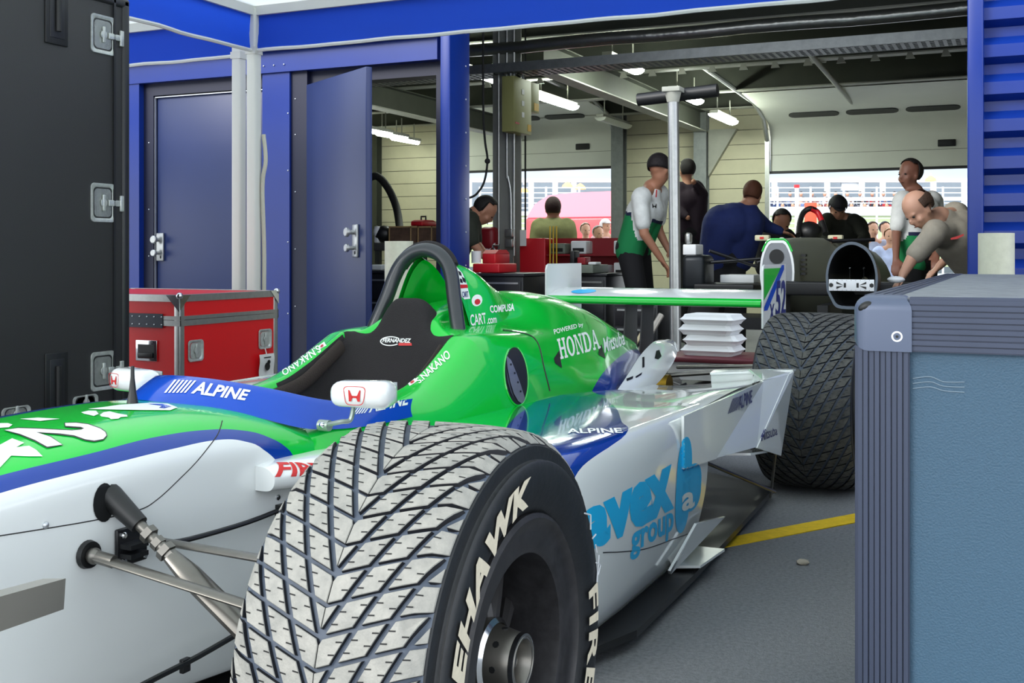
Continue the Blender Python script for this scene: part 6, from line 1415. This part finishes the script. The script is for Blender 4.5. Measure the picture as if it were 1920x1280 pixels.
spect('spectator in a white cap at the right of the three beside the red van', 1136, 424, 18.3, 'd8a8a8', 'a09080', CR*.6-CF*.8, cap='e0dcdc')
spect('brown-haired spectator at the left of the group seen past the balding man', 1637, 431, 16.4, 'a8b0c8', '4c3428', CR*.1-CF)
spect('dark-haired spectator in the middle of the group seen past the balding man', 1660, 430, 17.3, 'c0c8d8', '2a2430', CR*.2-CF)
spect('fair-haired spectator in a pale blue jacket, right of the group past the cap man', 1669, 443, 16.2, 'b8c4e8', 'c0a080', CR*-.2-CF)
# ================================================================= outside, beyond the garage
VW = 26.0
a = W(985, 480, VW); b = W(1200, 480, VW); s_ = VW/FPX
t = thing('van', 'large red van with a rounded pale pink roof parked outside the left far doorway', 'van', (a.x, a.y, 0))
def vp(u, v): q = W(u, v, VW)-V((a.x, a.y, 0)); return q
zt, zm, x0_, x1_ = vp(1000, 362).z, vp(1000, 408).z, 0, 4.2
g = MB().m(mat('van_red', 'c81828', .35, coat=.5)); prof = [(0, .35), (-.02, 1.3), (.05, zm)]; g.box((.0, 0, .35), (x1_, 2.0, zm), .06); g.build('body', t)
g = MB().m(mat('van_roof_pink', 'f08a98', .4)); top = [(.0, zm), (.22, zm+(zt-zm)*.55), (.55, zt-.06), (1.2, zt-.01), (2.2, zt), (x1_-.3, zt-.02), (x1_, zm)]
g.prism([(x, .05, z) for x, z in top], (0, 1.9, 0), True); g.build('roof', t)
g = MB().m(M_DECK); g.box((x1_-1.3, -.02, zm-.75), (x1_-.3, .0, zm-.15), .02); g.build('window', t)
for x in (.8, x1_-.8): 
    g = MB().m(BLACKR); g.lathe([(-.1, 0), (-.1, .34), (.1, .34), (.1, 0)], (x, .1, .345), 'y', 24); g.build('tyre', t)
# grandstand far away
YD = 60.0; s_ = YD/FPX
def gp(u, v, d=YD): return W(u, v, d)
t = thing('grandstand', 'pale grey grandstand with white pillars far beyond the track', 'grandstand', (0, 0, 0))
def slab(nm, u0, u1, v0, v1, m, dd=0, th=3): 
    g = MB().m(m); a, b = gp(u0, v1, YD+dd), gp(u1, v1, YD+dd); top_ = gp(u0, v0, YD+dd).z; q = CF*th; g.prism([a, b, V((b.x, b.y, top_)), V((a.x, a.y, top_))], q); return g.build(nm, t)
GS1, GS2, GS3 = mat('stand_blue_grey', 'a8b4c0', .7), mat('stand_grey', '8e979f', .8, noise=.1, nscale=.5), mat('stand_white', 'd8dce0', .6)
slab('upper_deck', 600, 2100, 300, 335, GS1, 0); slab('fascia', 600, 2100, 335, 342, GS3, -.3, .4); slab('back_wall', 600, 2100, 342, 480, GS2, 6, 1); slab('barrier', 600, 2100, 396, 404, GS3, -9, .4); slab('base_wall', 600, 2100, 404, 500, mat('grass_verge', 'a8b48c', .9), -8.9, .5)
for u in (700, 880, 996, 1041, 1076, 1452, 1551, 1616, 1655, 1750, 1808):
    g = MB().m(GS3); a = gp(u, 340, YD-.4); g.tube([a, V((a.x, a.y, 0))], .16, 8); g.build('pillar', t)
slab('white_panel', 1578, 1612, 332, 357, GS3, -.2, .2)
g = MB().m(mat('heat_lamp', 'ffb060', .5, emit='ff9a40', es=2.5))
for u, v, lb in ((982, 357, 'glowing orange lamp at the left of the far stand'), (1064, 347, 'glowing orange lamp above the red van, left one'), (1088, 350, 'glowing orange lamp above the red van, right one'), (1745, 335, 'glowing orange lamp of the far stand above the balding man')):
    g = MB().m(mat('heat_lamp', 'ffb060', .5, emit='ff9a40', es=2.5)); g.lathe([(-.12, .30), (0, .26), (.15, .08), (.18, 0)], gp(u, v, YD-1.2), 'z', 12); g.m(GS3); p = gp(u, v, YD-1.2); g.tube([p+V((0, 0, .3)), V((p.x, p.y, gp(u, 338, YD-1.2).z))], .05, 6); tag(g.build('heat_lamp'), lb, 'lamp')
# fence before the stand
t = thing('fence', 'white wire fence with posts in front of the far stand crowd', 'fence', (0, 0, 0)); YFn = 44
g = MB().m(GS3)
for k in range(9): v = 352+k*9.5; g.tube([W(900, v, YFn), W(1900, v, YFn)], .022, 4)
g.build('wires', t)
for u in range(900, 1900, 62): g = MB().m(GS3); a = W(u, 350, YFn); g.tube([a, V((a.x, a.y, 0))], .045, 6); g.build('fence_post', t)
g = MB().m(GS3); g.tube([W(1400, 374, YFn-1), W(1900, 372, YFn-1)], .08, 6); g.tube([W(1400, 392, YFn-1), W(1900, 391, YFn-1)], .10, 6); g.build('guard_rail', t)
g = MB().m(mat('post_white', 'f0e8e8', .5)); a = W(1494, 352, 30); g.tube([V((a.x, a.y, 0)), a], .055, 10); g.m(REDP); g.tube([a, a+V((0, 0, .08))], .075, 10); tag(g.build('marker_post'), 'white marker post with a red top beyond the right far doorway', 'post')
g = MB().m(mat('board_orange', 'f04a28', .5)); a = W(1520, 415, 28); g.box(a-V((.15, .02, .45)), a+V((.15, .02, .47)), .01); g.tube([(a.x, a.y, 0), (a.x, a.y, a.z-.4)], .03, 6); tag(g.build('marker_board'), 'orange board standing outside, seen through the second car roll hoop', 'board')
# crowd in the far stand: every spectator is a figure of its own
cc = ['2c3450', '8a4a4a', 'c8c8d0', '3a4c78', 'd0a890', '50505c', 'a83030', '6878a0', 'e0e0e4', '28282e']
def mini(col):
    g = MB().m(mat('crowd_cloth_'+col, col, .9)); g.tube([(0, 0, .0), (0, 0, .75), (0, 0, .95), (0, 0, 1.35), (0, 0, 1.5)], [.13, .17, .19, .24, .10], 10, flat=(1, .6)); g.tube([(.24, 0, 1.38), (.30, 0, 1.1), (.22, -.12, .9)], [.07, .06, .05], 8); g.tube([(-.24, 0, 1.38), (-.30, 0, 1.1), (-.22, -.12, .9)], [.07, .06, .05], 8)
    g.m(SKIN2); g.ell((0, 0, 1.64), (.09, .10, .13), 10, 8); g.m(mat('hair_crowd', '3a2c26', .8)); g.ell((0, .02, 1.69), (.097, .105, .10), 10, 6); o = g.build('person'); return o
protos = {}
random.seed(11)
tones = {'2c3450': 'navy', '8a4a4a': 'brick red', 'c8c8d0': 'pale grey', '3a4c78': 'blue', 'd0a890': 'tan', '50505c': 'dark grey', 'a83030': 'red', '6878a0': 'light blue', 'e0e0e4': 'white', '28282e': 'black'}
i = 0
for row, (v0, n, dd) in enumerate(((364, 12, 58), (374, 12, 56), (385, 12, 54))):
    for k in range(n):
        u = 1458+(1700-1458)*k/(n-1)+random.uniform(-1.5, 1.5)+row*4; col = cc[(k*7+row*3) % 10]; h = W(u, v0, dd+.5)
        if col not in protos: o = mini(col); protos[col] = o
        else: o = protos[col].copy(); COL.objects.link(o)
        o.location = (h.x, h.y, h.z-1.64); o.rotation_euler = (0, 0, random.uniform(-.2, .2)); o.scale = (1.0,)*3
        tag(o, 'tiny spectator in %s clothes standing in the far stand' % tones[col], 'person', 'tiny %s spectators in the far stand' % tones[col])
g = MB().m(mat('stand_step', '8a929c', .8))
for v, dd in ((364, 58), (374, 56), (385, 54)): a = W(600, v, dd-.4); b = W(2100, v, dd-.4); z = W(1500, v, dd+.5).z-1.65; g.prism([V((a.x, a.y, 0)), V((b.x, b.y, 0)), V((b.x, b.y, z)), V((a.x, a.y, z))], CF*1.95)
o = g.build('terrace'); o.parent = bpy.data.objects['grandstand']
